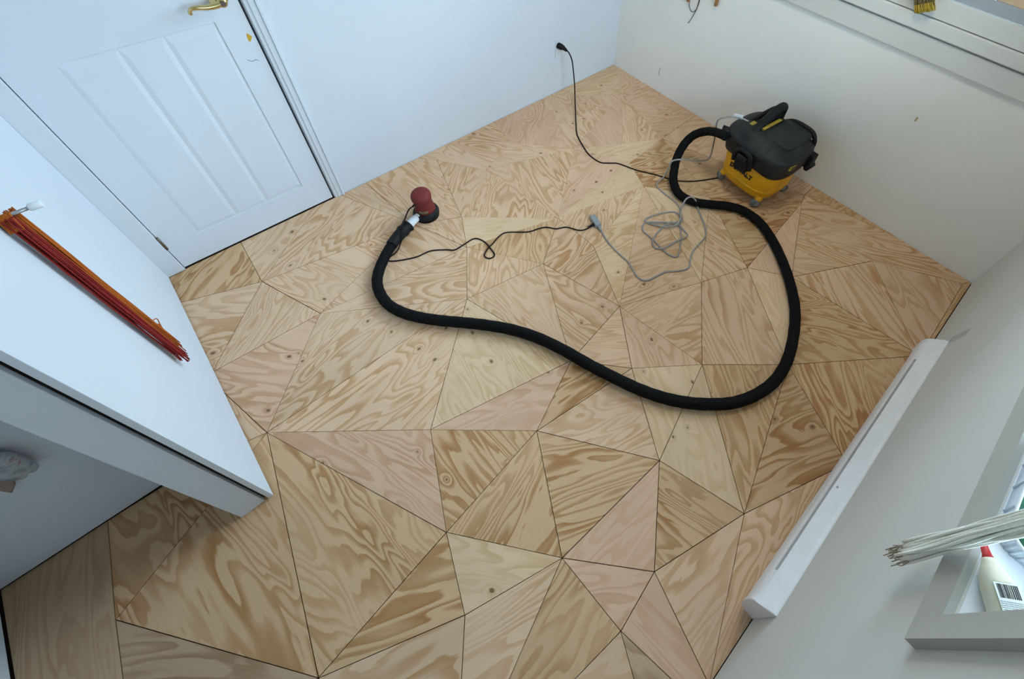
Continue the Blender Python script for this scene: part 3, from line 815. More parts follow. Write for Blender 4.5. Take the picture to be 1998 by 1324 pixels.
# ------------------------------------------------------------------ window on the right wall
y0, y1, z0, z1 = WB
XS = XB + 0.045
RT = 1.185                       # top of the bottom sash rail
win = bpy.data.objects.new('window_1', None)
col.objects.link(win)
win['kind'] = 'structure'
win['label'] = 'wide window with stepped grey white trim above the vacuum'
bm = new_bm()
add_box(bm, XB - 0.018, XB, y0 - 0.14, y1 + 0.14, 0.889, 0.982, 0.003)
obj('apron', bm, M['trim_grey'], win)
bm = new_bm()
add_box(bm, XB - 0.030, XB, y0 - 0.16, y1 + 0.16, 0.993, 1.052, 0.004)
obj('nosing', bm, M['trim_grey'], win)
bm = new_bm()
add_box(bm, XB - 0.020, XB, y0 - 0.09, y1 + 0.09, 1.056, 1.134, 0.002)
obj('bottom_casing', bm, M['trim_grey'], win)
for a_, b_, c_, d_ in ((y0 - 0.09, y0, 1.134, z1 + 0.09), (y1, y1 + 0.09, 1.134, z1 + 0.09), (y0, y1, z1, z1 + 0.09)):
    bm = new_bm()
    add_box(bm, XB - 0.020, XB, a_, b_, c_, d_, 0.002)
    obj('casing', bm, M['trim_grey'], win)
bm = new_bm()
ym = (y0 + y1) / 2
add_box(bm, XB - 0.014, XS + 0.04, y0, y1, 1.138, RT)
add_box(bm, XS, XS + 0.04, y0, y1, z1 - 0.05, z1)
for a_, b_ in ((y0, y0 + 0.045), (y1 - 0.045, y1), (ym - 0.03, ym + 0.03)):
    add_box(bm, XS + 0.002, XS + 0.038, a_, b_, RT - 0.01, z1 - 0.045)
obj('sash', bm, M['sash'], win)
for a_, b_ in ((y0 + 0.04, ym - 0.025), (ym + 0.025, y1 - 0.04)):
    bm = new_bm()
    add_box(bm, XS + 0.018, XS + 0.022, a_, b_, RT - 0.01, z1 - 0.045)
    obj('pane', bm, M['glass'], win)

# ------------------------------------------------------------------ window on the heater wall
x0, x1, z0, z1 = WC
YS = YC - 0.19
win2 = bpy.data.objects.new('window_2', None)
col.objects.link(win2)
win2['kind'] = 'structure'
win2['label'] = 'window with grey casing above the heater'
CW = 0.048


def mitred(bm, pts_out, pts_in, depth):
    a = [bm.verts.new((x, YC, z)) for x, z in (pts_out[0], pts_out[1], pts_in[1], pts_in[0])]
    b = [bm.verts.new((x, YC + depth * k, z)) for (x, z), k in zip((pts_out[0], pts_out[1], pts_in[1], pts_in[0]), (1, 1, 0.7, 0.7))]
    bm.faces.new(a[::-1])
    bm.faces.new(b)
    for k in range(4):
        bm.faces.new((a[k], a[(k + 1) % 4], b[(k + 1) % 4], b[k]))


oz0 = z0 - 0.062
O = [(x0 - CW, oz0), (x1 + CW, oz0), (x1 + CW, z1 + CW), (x0 - CW, z1 + CW)]
I = [(x0, z0), (x1, z0), (x1, z1), (x0, z1)]
for k in range(4):
    bm = new_bm()
    mitred(bm, (O[k], O[(k + 1) % 4]), (I[k], I[(k + 1) % 4]), 0.018)
    # raised bead along the outer edge
    bmesh.ops.recalc_face_normals(bm, faces=bm.faces)
    obj('casing_board', bm, M['trim_c'], win2)
bm = new_bm()
add_box(bm, x0 + 0.0005, x1 - 0.0005, YS - 0.05, YC - 0.004, z0 - 0.02, z0 + 0.001)
obj('sill', bm, M['sill'], win2)
bm = new_bm()
xm = (x0 + x1) / 2
for c, d_ in ((z0 + 0.001, z0 + 0.05), (z1 - 0.05, z1)):
    add_box(bm, x0, x1, YS - 0.045, YS, c, d_)
for a, b in ((x0, x0 + 0.045), (x1 - 0.045, x1), (xm - 0.025, xm + 0.025)):
    add_box(bm, a, b, YS - 0.043, YS - 0.002, z0 + 0.045, z1 - 0.045)
obj('sash', bm, M['sill'], win2)
for a, b in ((x0 + 0.04, xm - 0.02), (xm + 0.02, x1 - 0.04)):
    bm = new_bm()
    add_box(bm, a, b, YS - 0.024, YS - 0.020, z0 + 0.045, z1 - 0.045)
    obj('pane', bm, M['glass'], win2)

# ------------------------------------------------------------------ baseboard heater
HXA, HXB = 0.515, 1.83
heater = thing('baseboard_heater', 'long cream white baseboard heater fixed low on the grey wall', 'heater', (0, 0, 0))
prof = [(0.0, 0.004), (0.030, 0.004), (0.048, 0.024), (0.057, 0.060), (0.061, 0.115), (0.0595, 0.140), (0.055, 0.156)]
prof2 = [(0.0535, 0.1595), (0.048, 0.166), (0.012, 0.205), (0.0, 0.210)]


def heater_sec(x, pr):
    return [(x, YC + p, z) for p, z in pr]


bm = new_bm()
full = prof + prof2
add_loft(bm, [heater_sec(HXA + 0.014, [(0, 0.004)] + prof[1:] + [(0.030, 0.140), (0.0, 0.140)]), heater_sec(HXB - 0.014, [(0, 0.004)] + prof[1:] + [(0.030, 0.140), (0.0, 0.140)])], smooth=False)
obj('front_cover', bm, M['heater'], heater)
bm = new_bm()
top = [(0.0495, 0.1655), (0.040, 0.176), (0.012, 0.2055), (0.004, 0.211), (0.0, 0.211), (0.0, 0.196), (0.040, 0.160)]
add_loft(bm, [heater_sec(HXA + 0.014, top), heater_sec(HXB - 0.014, top)], smooth=False)
obj('top_cover', bm, M['heater'], heater)
for a, b in ((HXA + 0.012, HXA + 0.115), (1.69, HXB - 0.012)):
    bm = new_bm()
    blk = [(0.0555, 0.1560), (0.0500, 0.1655), (0.038, 0.158), (0.045, 0.145)]
    add_loft(bm, [heater_sec(a, blk), heater_sec(b, blk)], smooth=False)
    obj('slot_closure', bm, M['heater'], heater)
bm = new_bm()
add_loft(bm, [heater_sec(HXA + 0.02, [(0.02, 0.13), (0.042, 0.13), (0.042, 0.158), (0.02, 0.165)]), heater_sec(HXB - 0.02, [(0.02, 0.13), (0.042, 0.13), (0.042, 0.158), (0.02, 0.165)])], smooth=False)
obj('dark_slot', bm, M['dark'], heater)
capp = [(0.0, 0.003), (0.032, 0.003), (0.051, 0.024), (0.060, 0.060), (0.064, 0.117), (0.0625, 0.143), (0.056, 0.160), (0.048, 0.169), (0.013, 0.208), (0.0, 0.214)]
for a, b in ((HXA, HXA + 0.016), (HXB - 0.016, HXB)):
    bm = new_bm()
    add_loft(bm, [heater_sec(a, capp), heater_sec(b, capp)], smooth=False)
    bmesh.ops.bevel(bm, geom=bm.edges[:], offset=0.0018, segments=2, affect='EDGES', clamp_overlap=True)
    obj('end_cap', bm, M['heater'], heater)
bm = new_bm()
bmesh.ops.create_uvsphere(bm, u_segments=8, v_segments=6, radius=0.004, matrix=Matrix.Translation((0.985, YC + 0.040, 0.1775)))
obj('screw', bm, M['steel'], heater)

# ------------------------------------------------------------------ shop vacuum
VC = Vector((2.205, 0.752, 0.0))
VR = math.radians(-6)
vac = thing('shop_vacuum', 'yellow and black canister shop vacuum on casters by the window wall', 'vacuum', VC, VR)
# local: -x is the front with latch and lettering, +y the side where the hose enters
bm = new_bm()
add_loft(bm, [squircle(0.118, 0.138, 0.054, e=3.2), squircle(0.132, 0.152, 0.058, e=3.2), squircle(0.142, 0.163, 0.074, e=3.2), squircle(0.150, 0.171, 0.120, e=3.2), squircle(0.157, 0.178, 0.190, e=3.2), squircle(0.163, 0.184, 0.272, e=3.2)])
tank = obj('tank', bm, M['yellow'], vac)
# moulded step around the foot of the tank
bm = new_bm()
add_loft(bm, [squircle(0.146, 0.167, 0.108, e=3.2), squircle(0.1525, 0.1735, 0.112, e=3.2), squircle(0.1535, 0.1745, 0.122, e=3.2), squircle(0.149, 0.170, 0.127, e=3.2)])
obj('tank_step', bm, M['yellow'], tank)
for sgx in (-1, 1):
    for sgy in (-1, 1):
        bm = new_bm()
        add_loft(bm, [squircle(0.013, 0.013, 0.046, 16, 3, sgx * 0.112, sgy * 0.132), squircle(0.020, 0.020, 0.060, 16, 3, sgx * 0.110, sgy * 0.130), squircle(0.018, 0.018, 0.085, 16, 3, sgx * 0.106, sgy * 0.126)])
        obj('caster_boss', bm, M['yellow'], tank)


def lipf(x, y):       # the skirt hangs lower towards the corners than at the latch
    return -0.022 * min(1.0, (abs(y) / 0.15) ** 2) * (1 if x < 0 else 0.6)


bm = new_bm()
E_ = 3.2
add_loft(bm, [squircle(0.166, 0.187, 0.264, e=E_, zf=lipf), squircle(0.176, 0.197, 0.266, e=E_, zf=lipf), squircle(0.180, 0.201, 0.284, e=E_, zf=lipf), squircle(0.183, 0.204, 0.325, e=E_), squircle(0.188, 0.207, 0.345, e=E_), squircle(0.188, 0.206, 0.356, e=E_), squircle(0.174, 0.190, 0.370, e=3.1), squircle(0.152, 0.166, 0.386, e=3), squircle(0.120, 0.132, 0.397, e=2.8), squircle(0.080, 0.085, 0.402, e=2.6)])
lid = obj('lid', bm, M['lid'], vac)
# raised flat motor cover towards the right and back
bm = new_bm()
add_loft(bm, [squircle(0.122, 0.098, 0.360, 32, 5, 0.036, -0.058), squircle(0.119, 0.094, 0.396, 32, 5, 0.036, -0.058), squircle(0.111, 0.086, 0.408, 32, 5, 0.036, -0.058), squircle(0.085, 0.062, 0.412, 32, 5, 0.036, -0.058)])
obj('motor_cover', bm, M['lid'], vac)
# carry handle: thick arched bar running front to back
bm = new_bm()
pth = catmull([(-0.100, 0.058, 0.372), (-0.070, 0.060, 0.398), (-0.020, 0.064, 0.420), (0.040, 0.068, 0.440), (0.100, 0.070, 0.458), (0.134, 0.070, 0.458), (0.150, 0.070, 0.436), (0.152, 0.070, 0.385), (0.150, 0.070, 0.345)], 5)
add_tube(bm, pth, 0.018, 12, rfun=lambda t: 0.018 + 0.006 * math.sin(math.pi * min(1, t * 1.2)))
add_box(bm, -0.040, 0.150, 0.058, 0.082, 0.372, 0.425)
obj('carry_handle', bm, M['black'], vac)
bm = new_bm()
pth = catmull([(-0.090, 0.135, 0.366), (-0.030, 0.130, 0.386), (0.040, 0.118, 0.414), (0.100, 0.100, 0.440), (0.128, 0.082, 0.448)], 5)
add_tube(bm, pth, 0.012, 10)
obj('cord_wrap', bm, M['black'], vac)
bm = new_bm()
pth = catmull([(0.150, 0.030, 0.380), (0.158, -0.010, 0.402), (0.160, -0.070, 0.408), (0.158, -0.125, 0.404), (0.152, -0.155, 0.380), (0.150, -0.165, 0.345)], 5)
add_tube(bm, pth, 0.012, 10)
obj('rear_grip', bm, M['black'], vac)
# yellow strips
bm = new_bm()
add_box(bm, -0.055, 0.095, 0.026, 0.044, 0.385, 0.4125, 0.002)
obj('accent_strip', bm, M['badge'], vac)
bm = new_bm()
add_box(bm, -0.065, -0.025, 0.092, 0.116, 0.372, 0.402, 0.004)
obj('power_switch', bm, M['badge'], vac)
# front latch: bridge shaped clamp on the skirt
bm = new_bm()
pth = catmull([(-0.188, 0.062, 0.252), (-0.198, 0.060, 0.300), (-0.198, 0.046, 0.334), (-0.196, 0.008, 0.342), (-0.198, -0.030, 0.334), (-0.198, -0.044, 0.300), (-0.188, -0.046, 0.252)], 5)
add_tube(bm, pth, 0.013, 10)
lat = obj('front_latch', bm, M['black'], vac)
bm = new_bm()
add_box(bm, -0.200, -0.160, -0.032, 0.048, 0.214, 0.316, 0.008)
obj('latch_plate', bm, M['black'], lat)
bm = new_bm()
add_box(bm, -0.212, -0.194, -0.024, 0.040, 0.292, 0.318, 0.006)
obj('latch_lever', bm, M['lid'], lat)
# side latch at the right rear
bm = new_bm()
add_box(bm, 0.080, 0.135, -0.222, -0.180, 0.250, 0.335, 0.010)
sl = obj('side_latch', bm, M['black'], vac)
bm = new_bm()
add_tube(bm, [(0.075, -0.214, 0.258), (0.140, -0.214, 0.258)], 0.015, 12)
obj('latch_roller', bm, M['black'], sl)
bm = new_bm()
add_box(bm, -0.088, -0.045, -0.2065, -0.192, 0.312, 0.338, 0.001)
bdg = obj('badge', bm, M['badge'], vac)
bm = new_bm()
add_box(bm, -0.081, -0.052, -0.2075, -0.200, 0.319, 0.331, 0.0005)
obj('badge_print', bm, M['ink'], bdg)
# hose inlet collar on the left side near the front
bm = new_bm()
add_tube(bm, [(-0.130, 0.150, 0.330), (-0.148, 0.186, 0.332), (-0.158, 0.206, 0.333)], 0.031, 18)
obj('hose_inlet', bm, M['black'], vac)


def caster(x, y, rz):
    bm = new_bm()
    mt = Matrix.Translation((x, y, 0)) @ Matrix.Rotation(rz, 4, 'Z')
    secs = []
    for r, w in ((0.010, -0.011), (0.020, -0.012), (0.0265, -0.009), (0.0275, 0.0), (0.0265, 0.009), (0.020, 0.012), (0.010, 0.011)):
        secs.append([(0.010 + r * math.cos(2 * math.pi * k / 20), w, 0.0275 + r * math.sin(2 * math.pi * k / 20)) for k in range(20)])
    add_loft(bm, secs)
    cst = obj('caster', bm, M['wheel'], vac, matrix=mt)
    bm = new_bm()
    add_box(bm, -0.006, 0.016, -0.0165, -0.0135, 0.020, 0.052, 0.001)
    add_box(bm, -0.006, 0.016, 0.0135, 0.0165, 0.020, 0.052, 0.001)
    add_box(bm, -0.006, 0.016, -0.0165, 0.0165, 0.050, 0.060, 0.001)
    obj('caster_fork', bm, M['grey_pl'], cst, matrix=mt)


caster(-0.112, -0.132, math.radians(140))
caster(-0.112, 0.132, math.radians(75))
caster(0.112, -0.132, math.radians(-30))
caster(0.112, 0.132, math.radians(30))


def text_mesh(name, body, size, mat, matrix, parent, ext=0.001):
    cu = bpy.data.curves.new(name + '_curve', 'FONT')
    cu.body = body
    cu.size = size
    cu.extrude = ext
    cu.align_x = 'CENTER'
    cu.align_y = 'CENTER'
    cu.resolution_u = 2
    cu.offset = size * 0.03
    tmp = bpy.data.objects.new(name + '_tmp', cu)
    col.objects.link(tmp)
    bpy.context.view_layer.update()
    dg = bpy.context.evaluated_depsgraph_get()
    me = bpy.data.meshes.new_from_object(tmp.evaluated_get(dg))
    bpy.data.objects.remove(tmp)
    me.transform(matrix)
    me.materials.clear()
    me.materials.append(mat)
    o = bpy.data.objects.new(name, me)
    col.objects.link(o)
    o.parent = parent
    return o


# lettering on the tank front: reads from local +y to -y when seen from the front
tilt = math.radians(4)
mt = Matrix(((0, 0, -1, -0.1560), (-1, 0, 0, 0.010), (0, 1, 0, 0.183), (0, 0, 0, 1))) @ Matrix.Rotation(-0.09, 4, 'X')
text_mesh('lettering', 'DEWALT', 0.038, M['ink'], mt, tank, 0.0025)

# ------------------------------------------------------------------ vacuum hose
hose = thing('vacuum_hose', 'thick black vacuum hose curving across the floor from vacuum to red sander', 'hose', (HOSE[0][0], HOSE[0][1], 0))


def loc(pts, o):
    return [Vector(p) - Vector(o.location) for p in pts]


bm = new_bm()
path = catmull(loc([(0.412, 1.662, 0.028)] + HOSE, hose), 7)
nP = len(path)
add_tube(bm, path, 0.0245, 16, rfun=lambda t: 0.0245 + 0.0005 * math.sin(t * nP * 1.57))
obj('hose_tube', bm, M['hose'], hose)
bm = new_bm()
cuff = [(0.404, 1.658, 0.030), (0.440, 1.676, 0.033), (0.470, 1.688, 0.036), (0.502, 1.700, 0.038), (0.530, 1.710, 0.039)]
add_tube(bm, catmull(loc(cuff, hose), 4), 0.029, 18, rfun=lambda t: 0.0275 + 0.003 * t + (0.004 if 0.62 < t < 0.70 or t > 0.93 else 0))
obj('cuff', bm, M['black'], hose)
bm = new_bm()
add_tube(bm, loc([(0.516, 1.705, 0.039), (0.545, 1.714, 0.040), (0.600, 1.732, 0.040)], hose), 0.02, 18, rfun=lambda t: 0.0245 - 0.006 * t)
obj('nozzle', bm, M['white_pl'], hose)

# ------------------------------------------------------------------ red sander
sander = thing('orbital_sander', 'red palm sander with black pad standing on the plywood', 'sander', (0.652, 1.747, 0))
bm = new_bm()
add_lathe(bm, [(0.056, 0.0), (0.0625, 0.001), (0.0635, 0.010), (0.060, 0.014)], 32)
obj('sanding_pad', bm, M['hose'], sander)
bm = new_bm()
add_lathe(bm, [(0.060, 0.014), (0.066, 0.018), (0.067, 0.030), (0.062, 0.042), (0.050, 0.050)], 32)
add_tube(bm, [(-0.040, -0.012, 0.036), (-0.066, -0.020, 0.039)], 0.020, 14)
obj('skirt', bm, M['black'], sander)


def tilted(prof, seg=32):
    secs = []
    for r, z, ox, oy, tx in prof:
        ring = []
        for k in range(seg):
            a = 2 * math.pi * k / seg
            x, y = r * math.cos(a), r * math.sin(a)
            ring.append((ox + x, oy + y, z + tx * (x * 0.6 + y * 0.8)))
        secs.append(ring)
    return secs


bm = new_bm()
add_loft(bm, tilted([(0.052, 0.046, 0, 0, 0), (0.050, 0.060, 0, 0, 0), (0.046, 0.085, 0, 0, 0), (0.0430, 0.105, 0, 0, 0), (0.0430, 0.122, -0.002, 0, 0.05)]))
obj('body', bm, M['red'], sander)
bm = new_bm()
add_loft(bm, tilted([(0.043, 0.114, -0.002, 0.0, 0.0), (0.048, 0.124, -0.004, 0.0, 0.10), (0.0505, 0.136, -0.005, 0.0, 0.14), (0.0505, 0.150, -0.005, 0.0, 0.14), (0.047, 0.160, -0.004, 0, 0.12), (0.038, 0.167, -0.004, 0, 0.10), (0.022, 0.171, -0.004, 0, 0.08), (0.004, 0.172, -0.004, 0, 0.06)]))
obj('palm_grip', bm, M['red'], sander)
bm = new_bm()
secs = []
for dz, rr in ((0.058, 0.0510), (0.074, 0.0485)):
    secs.append([(rr * math.cos(a), rr * math.sin(a), dz) for a in [math.radians(205 + 9 * k) for k in range(7)]] + [((rr - 0.003) * math.cos(a), (rr - 0.003) * math.sin(a), dz) for a in [math.radians(259 - 9 * k) for k in range(7)]])
add_loft(bm, secs)
plate = obj('rating_plate', bm, M['plate'], sander)
bm = new_bm()
add_tube(bm, [(-0.046, -0.010, 0.126), (-0.064, -0.006, 0.110)], 0.006, 10, rfun=lambda t: 0.007 - 0.002 * t)
obj('cord_grip', bm, M['black'], sander)

# ------------------------------------------------------------------ cords
c1 = thing('sander_cord', 'thin black cord running from red sander to grey socket with one loop', 'cord', (0.77, 1.336, 0))
bm = new_bm()
add_tube(bm, catmull(loc([(0.590, 1.742, 0.112)] + CORD_SANDER[1:-1] + [(1.268, 1.122, 0.010)], c1), 6), 0.0036, 8)
obj('cable', bm, M['cord_b'], c1)
bm = new_bm()
add_tube(bm, loc([(1.245, 1.124, 0.0095), (1.268, 1.121, 0.011), (1.290, 1.118, 0.0125)], c1), 0.01, 10, rfun=lambda t: 0.005 + 0.006 * t)
obj('plug', bm, M['black'], c1)

c2 = thing('vacuum_power_cord', 'black power cord from the wall outlet to the vacuum', 'cord', (1.70, 1.55, 0))
bm = new_bm()
add_tube(bm, catmull(loc(CORD_WALL, c2), 6), 0.0042, 8)
obj('cable', bm, M['cord_b'], c2)
bm = new_bm()
add_tube(bm, loc([(1.930, YA - 0.006, 0.345), (1.936, YA - 0.030, 0.343), (1.946, YA - 0.040, 0.337), (1.957, YA - 0.062, 0.322)], c2), 0.017, 14, rfun=lambda t: 0.0195 - 0.012 * max(0, t - 0.35) / 0.65)
obj('plug', bm, M['black'], c2)

c3 = thing('extension_cord', 'tangled grey extension cord coiled on the floor inside the hose bend', 'cord', (1.45, 0.80, 0))
bm = new_bm()
add_tube(bm, catmull(loc([(1.284, 1.085, 0.012)] + CORD_GREY[1:-3] + [(2.118, 1.018, 0.365), (2.135, 0.970, 0.395), (2.158, 0.925, 0.398), (2.172, 0.890, 0.392)], c3), 6), 0.0046, 8)
obj('cable', bm, M['cord_g'], c3)
bm = new_bm()
pa, pb = Vector((1.310, 1.166, 0.013)), Vector((1.283, 1.078, 0.010))
dirv = (pb - pa).normalized()
add_box(bm, -0.048, 0.030, -0.017, 0.017, -0.0125, 0.0125, 0.006)
add_tube(bm, [(0.026, 0, 0), (0.045, 0, -0.001), (0.060, 0, -0.003)], 0.01, 10, rfun=lambda t: 0.011 - 0.0055 * t)
obj('socket', bm, M['grey_pl'], c3, matrix=Matrix.Translation((pa + pb) / 2 - Vector(c3.location) + Vector((0, 0, 0.001))) @ Matrix.Rotation(math.atan2(dirv.y, dirv.x), 4, 'Z'))
bm = new_bm()
tp = Vector((2.150, 0.945, 0.400)) - Vector(c3.location)
add_box(bm, tp.x - 0.024, tp.x + 0.024, tp.y - 0.002, tp.y + 0.002, tp.z - 0.010, tp.z + 0.016, 0.0008)
tg = obj('tag', bm, M['white_pl'], c3, matrix=Matrix.Translation(tp) @ Matrix.Rotation(math.radians(-62), 4, 'Z') @ Matrix.Translation(-tp))

# outlet
out = thing('wall_outlet', 'scuffed white power outlet plate in the back wall with black plug', 'outlet', (1.945, YA, 0.318))
bm = new_bm()
add_box(bm, -0.036, 0.036, -0.006, 0, -0.060, 0.060, 0.002)
pl = obj('cover_plate', bm, M['trim'], out)
for dz in (-0.028, 0.026):
    bm = new_bm()
    add_box(bm, -0.015, 0.015, -0.0075, -0.004, dz - 0.013, dz + 0.013, 0.001)
    obj('receptacle', bm, M['trim_grey'], out)

# ------------------------------------------------------------------ red and orange yarn on the partition
yarn = thing('hanging_yarn', 'bundle of red and orange yarn hanging from a wall peg on the partition', 'yarn', (XD, 1.405, 1.05))


def strands(n, wx, wy, top, bot, seed, jitter, r, offy=0.0, spread=1.0, offx=0.0):
    rnd = random.Random(seed)
    bm = new_bm()
    for k in range(n):
        ax, ay = rnd.uniform(0, 1), rnd.uniform(-1, 1)
        pts = []
        L = bot + rnd.uniform(-0.02, 0.03)
        ph = rnd.uniform(0, 6)
        steps = 16
        for q in range(steps + 1):
            t = q / steps
            fl = 0.75 + 0.35 * t
            pts.append((wx * (0.25 + 0.75 * ax) + jitter * 0.4 * math.sin(ph + t * 7) + 0.004 + offx,
                        offy + ay * wy * fl + jitter * math.sin(ph * 2 + t * 5.0 + ax * 3),
                        top + (L - top) * t))
        if spread > 1:
            pts[-1] = (pts[-1][0], pts[-1][1] + rnd.uniform(-0.006, 0.006) * spread, pts[-1][2])
        add_tube(bm, pts, r, 5)
    return bm


obj('orange_strands', strands(30, 0.026, 0.013, 0.004, -0.68, 3, 0.0028, 0.0015, 0.015, 1.0, 0.007), M['yarn_o'], yarn)
obj('red_strands', strands(34, 0.026, 0.016, 0.004, -0.71, 5, 0.0028, 0.0015, -0.009, 2), M['yarn_r'], yarn)
bm = new_bm()
for k in range(8):
    xx_ = 0.006 + k * 0.0034
    add_tube(bm, catmull([(xx_, 0.020, -0.030), (xx_, 0.013, -0.006), (xx_, 0.0, 0.0100), (xx_, -0.013, -0.006), (xx_, -0.020, -0.030)], 4), 0.0020, 5)
obj('top_loop', bm, M['yarn_o'], yarn)
bm = new_bm()
pts = catmull([(0.030, 0.024, -0.52), (0.040, 0.050, -0.545), (0.034, 0.050, -0.575), (0.030, 0.026, -0.60)], 5)
add_tube(bm, pts, 0.0016, 5)
add_tube(bm, catmull([(0.030, 0.024, -0.545), (0.036, 0.038, -0.56), (0.032, 0.024, -0.585)], 5), 0.0016, 5)
obj('loose_loop', bm, M['yarn_o'], yarn)
peg = thing('wall_peg', 'thin metal wall peg with white tip holding the red yarn', 'peg', (XD, 1.405, 1.05))
bm = new_bm()
add_tube(bm, [(0, 0, 0.004), (0.066, 0, 0.004)], 0.0045, 10)
add_tube(bm, [(0, 0, 0.004), (0.003, 0, 0.004)], 0.011, 14)
obj('shaft', bm, M['steel'], peg)
bm = new_bm()
add_tube(bm, [(0.062, 0, 0.004), (0.066, 0, 0.004), (0.084, 0, 0.004), (0.087, 0, 0.004)], 0.009, 14, rfun=lambda t: 0.0095 if 0.2 < t < 0.8 else 0.0075)
obj('tip', bm, M['white_pl'], peg)

# ------------------------------------------------------------------ cream yarn in front of the heater wall window
yw = thing('cream_yarn', 'skein of cream white yarn hanging in front of the window casing', 'yarn', (0.592, YC, 1.62))
bm = new_bm()
rnd = random.Random(11)
for k in range(40):
    ax, ay = rnd.uniform(-1, 1), rnd.uniform(-1, 1)
    ph = rnd.uniform(0, 6)
    bot = -0.755 + rnd.uniform(-0.012, 0.012)
    pts = []
    for q in range(29):
        t = q / 28
        pts.append((ax * (0.0095 + 0.004 * t) + 0.0030 * math.sin(ph + 9 * t) + 0.0015 * math.sin(ph * 3 + 21 * t), 0.036 + ay * 0.010 + 0.0022 * math.sin(ph * 2 + 10 * t), bot * t))
    add_tube(bm, pts, 0.0023, 6)
obj('strands', bm, M['yarn_w'], yw)
bm = new_bm()
for k in range(34):
    ax, ay = rnd.uniform(-1, 1), rnd.uniform(-1, 1)
    ex = -0.775 - rnd.uniform(0, 0.03)
    add_tube(bm, catmull([(ax * 0.014, 0.036 + ay * 0.010, -0.742), (ax * 0.015 + rnd.uniform(-.004, .004), 0.036 + ay * 0.012, -0.765), (ax * 0.015 + rnd.uniform(-.006, .006), 0.036 + ay * 0.013, ex)], 3), 0.0011, 4)
obj('frayed_ends', bm, M['yarn_t'], yw)
bm = new_bm()
add_tube(bm, [(0, -0.19, 0.004), (0, 0.06, 0.004)], 0.006, 10)
obj('hanging_rod', bm, M['steel'], yw)

# ------------------------------------------------------------------ things in the heater wall window
bt = thing('glue_bottle', 'flat cream squeeze bottle with red tip lying on the window sill', 'bottle', (0.5535, -0.448, WC[2] + 0.001))
ang = math.atan2(0.054, 0.065)
mt = Matrix.Rotation(ang, 4, 'Z')
W = []
for t, hw, hh in ((-0.055, 0.022, 0.012), (-0.052, 0.026, 0.016), (-0.02, 0.0275, 0.017), (0.010, 0.026, 0.017), (0.030, 0.022, 0.0155), (0.043, 0.014, 0.013), (0.050, 0.010, 0.010), (0.055, 0.009, 0.009)):
    W.append([(t, hw * math.copysign(abs(math.cos(a)) ** 0.7, math.cos(a)), 0.0175 + hh * math.copysign(abs(math.sin(a)) ** 0.7, math.sin(a))) for a in [2 * math.pi * k / 28 for k in range(28)]])
bm = new_bm()
add_loft(bm, W)
bo = obj('body', bm, M['bottle'], bt, matrix=mt)
bm = new_bm()
add_tube(bm, [(0.053, 0, 0.0175), (0.060, 0, 0.0175), (0.088, 0, 0.0175)], 0.009, 14, rfun=lambda t: 0.0095 - 0.0055 * t)
obj('tip', bm, M['cap'], bt, matrix=mt)
bm = new_bm()
add_box(bm, -0.050, 0.020, -0.019, 0.019, 0.0343, 0.0352)
lb = obj('paper_label', bm, M['label'], bt, matrix=mt)
bm = new_bm()
x = -0.016
rnd = random.Random(5)
yy = -0.017
while yy < 0.015:
    w = rnd.choice((0.0007, 0.0012, 0.0018))
    add_box(bm, 0.000, 0.018, yy, yy + w, 0.0352, 0.0356)
    yy += w + rnd.choice((0.0006, 0.001, 0.0014))
obj('barcode', bm, M['ink'], lb, matrix=mt)
bm = new_bm()
xx = -0.004
while xx > -0.049:
    y_ = -0.020
    big = -0.024 < xx < -0.016
    while y_ < 0.017:
        w = rnd.uniform(0.003, 0.008)
        if not (big and rnd.random() < 0.3):
            add_box(bm, xx - (0.0035 if big else 0.0011), xx, y_, min(y_ + w, 0.018), 0.0352, 0.0355)
        y_ += w + 0.001
    xx -= 0.0048 if big else (0.0085 if -0.034 < xx < -0.029 else 0.0026)
obj('small_print', bm, M['grey_pl'], lb, matrix=mt)

tub = thing('plastic_tub', 'ribbed clear white plastic tub with green foil on the window sill', 'tub', (0.757, -0.486, WC[2] + 0.001), math.radians(0))
bm = new_bm()
secs_o = [squircle(0.118, 0.070, 0.0, 64, 5), squircle(0.121, 0.073, 0.020, 64, 5), squircle(0.124, 0.076, 0.040, 64, 5), squircle(0.122, 0.074, 0.042, 64, 5), squircle(0.118, 0.070, 0.022, 64, 5), squircle(0.114, 0.066, 0.003, 64, 5)]
add_loft(bm, secs_o)
tb = obj('tub_body', bm, M['tub'], tub)
bm = new_bm()
rim = squircle(0.123, 0.075, 0.0415, 64, 5)
add_tube(bm, [Vector(p) for p in rim] + [Vector(rim[0])], 0.0026, 8, cap=False)
obj('rim', bm, M['white_pl'], tub)
for a_, b_ in zip(squircle(0.1195, 0.0715, 0.003, 44, 5), squircle(0.1245, 0.0765, 0.038, 44, 5)):
    bm = new_bm()
    add_tube(bm, [a_, b_], 0.0022, 5)
    obj('rib', bm, M['tub'], tub)
bm = new_bm()
add_loft(bm, [squircle(0.112, 0.064, 0.0035, 32, 4), squircle(0.115, 0.067, 0.022, 32, 4), squircle(0.07, 0.045, 0.030, 32, 3), squircle(0.02, 0.012, 0.033, 32, 3)])
obj('green_contents', bm, M['green'], tub)

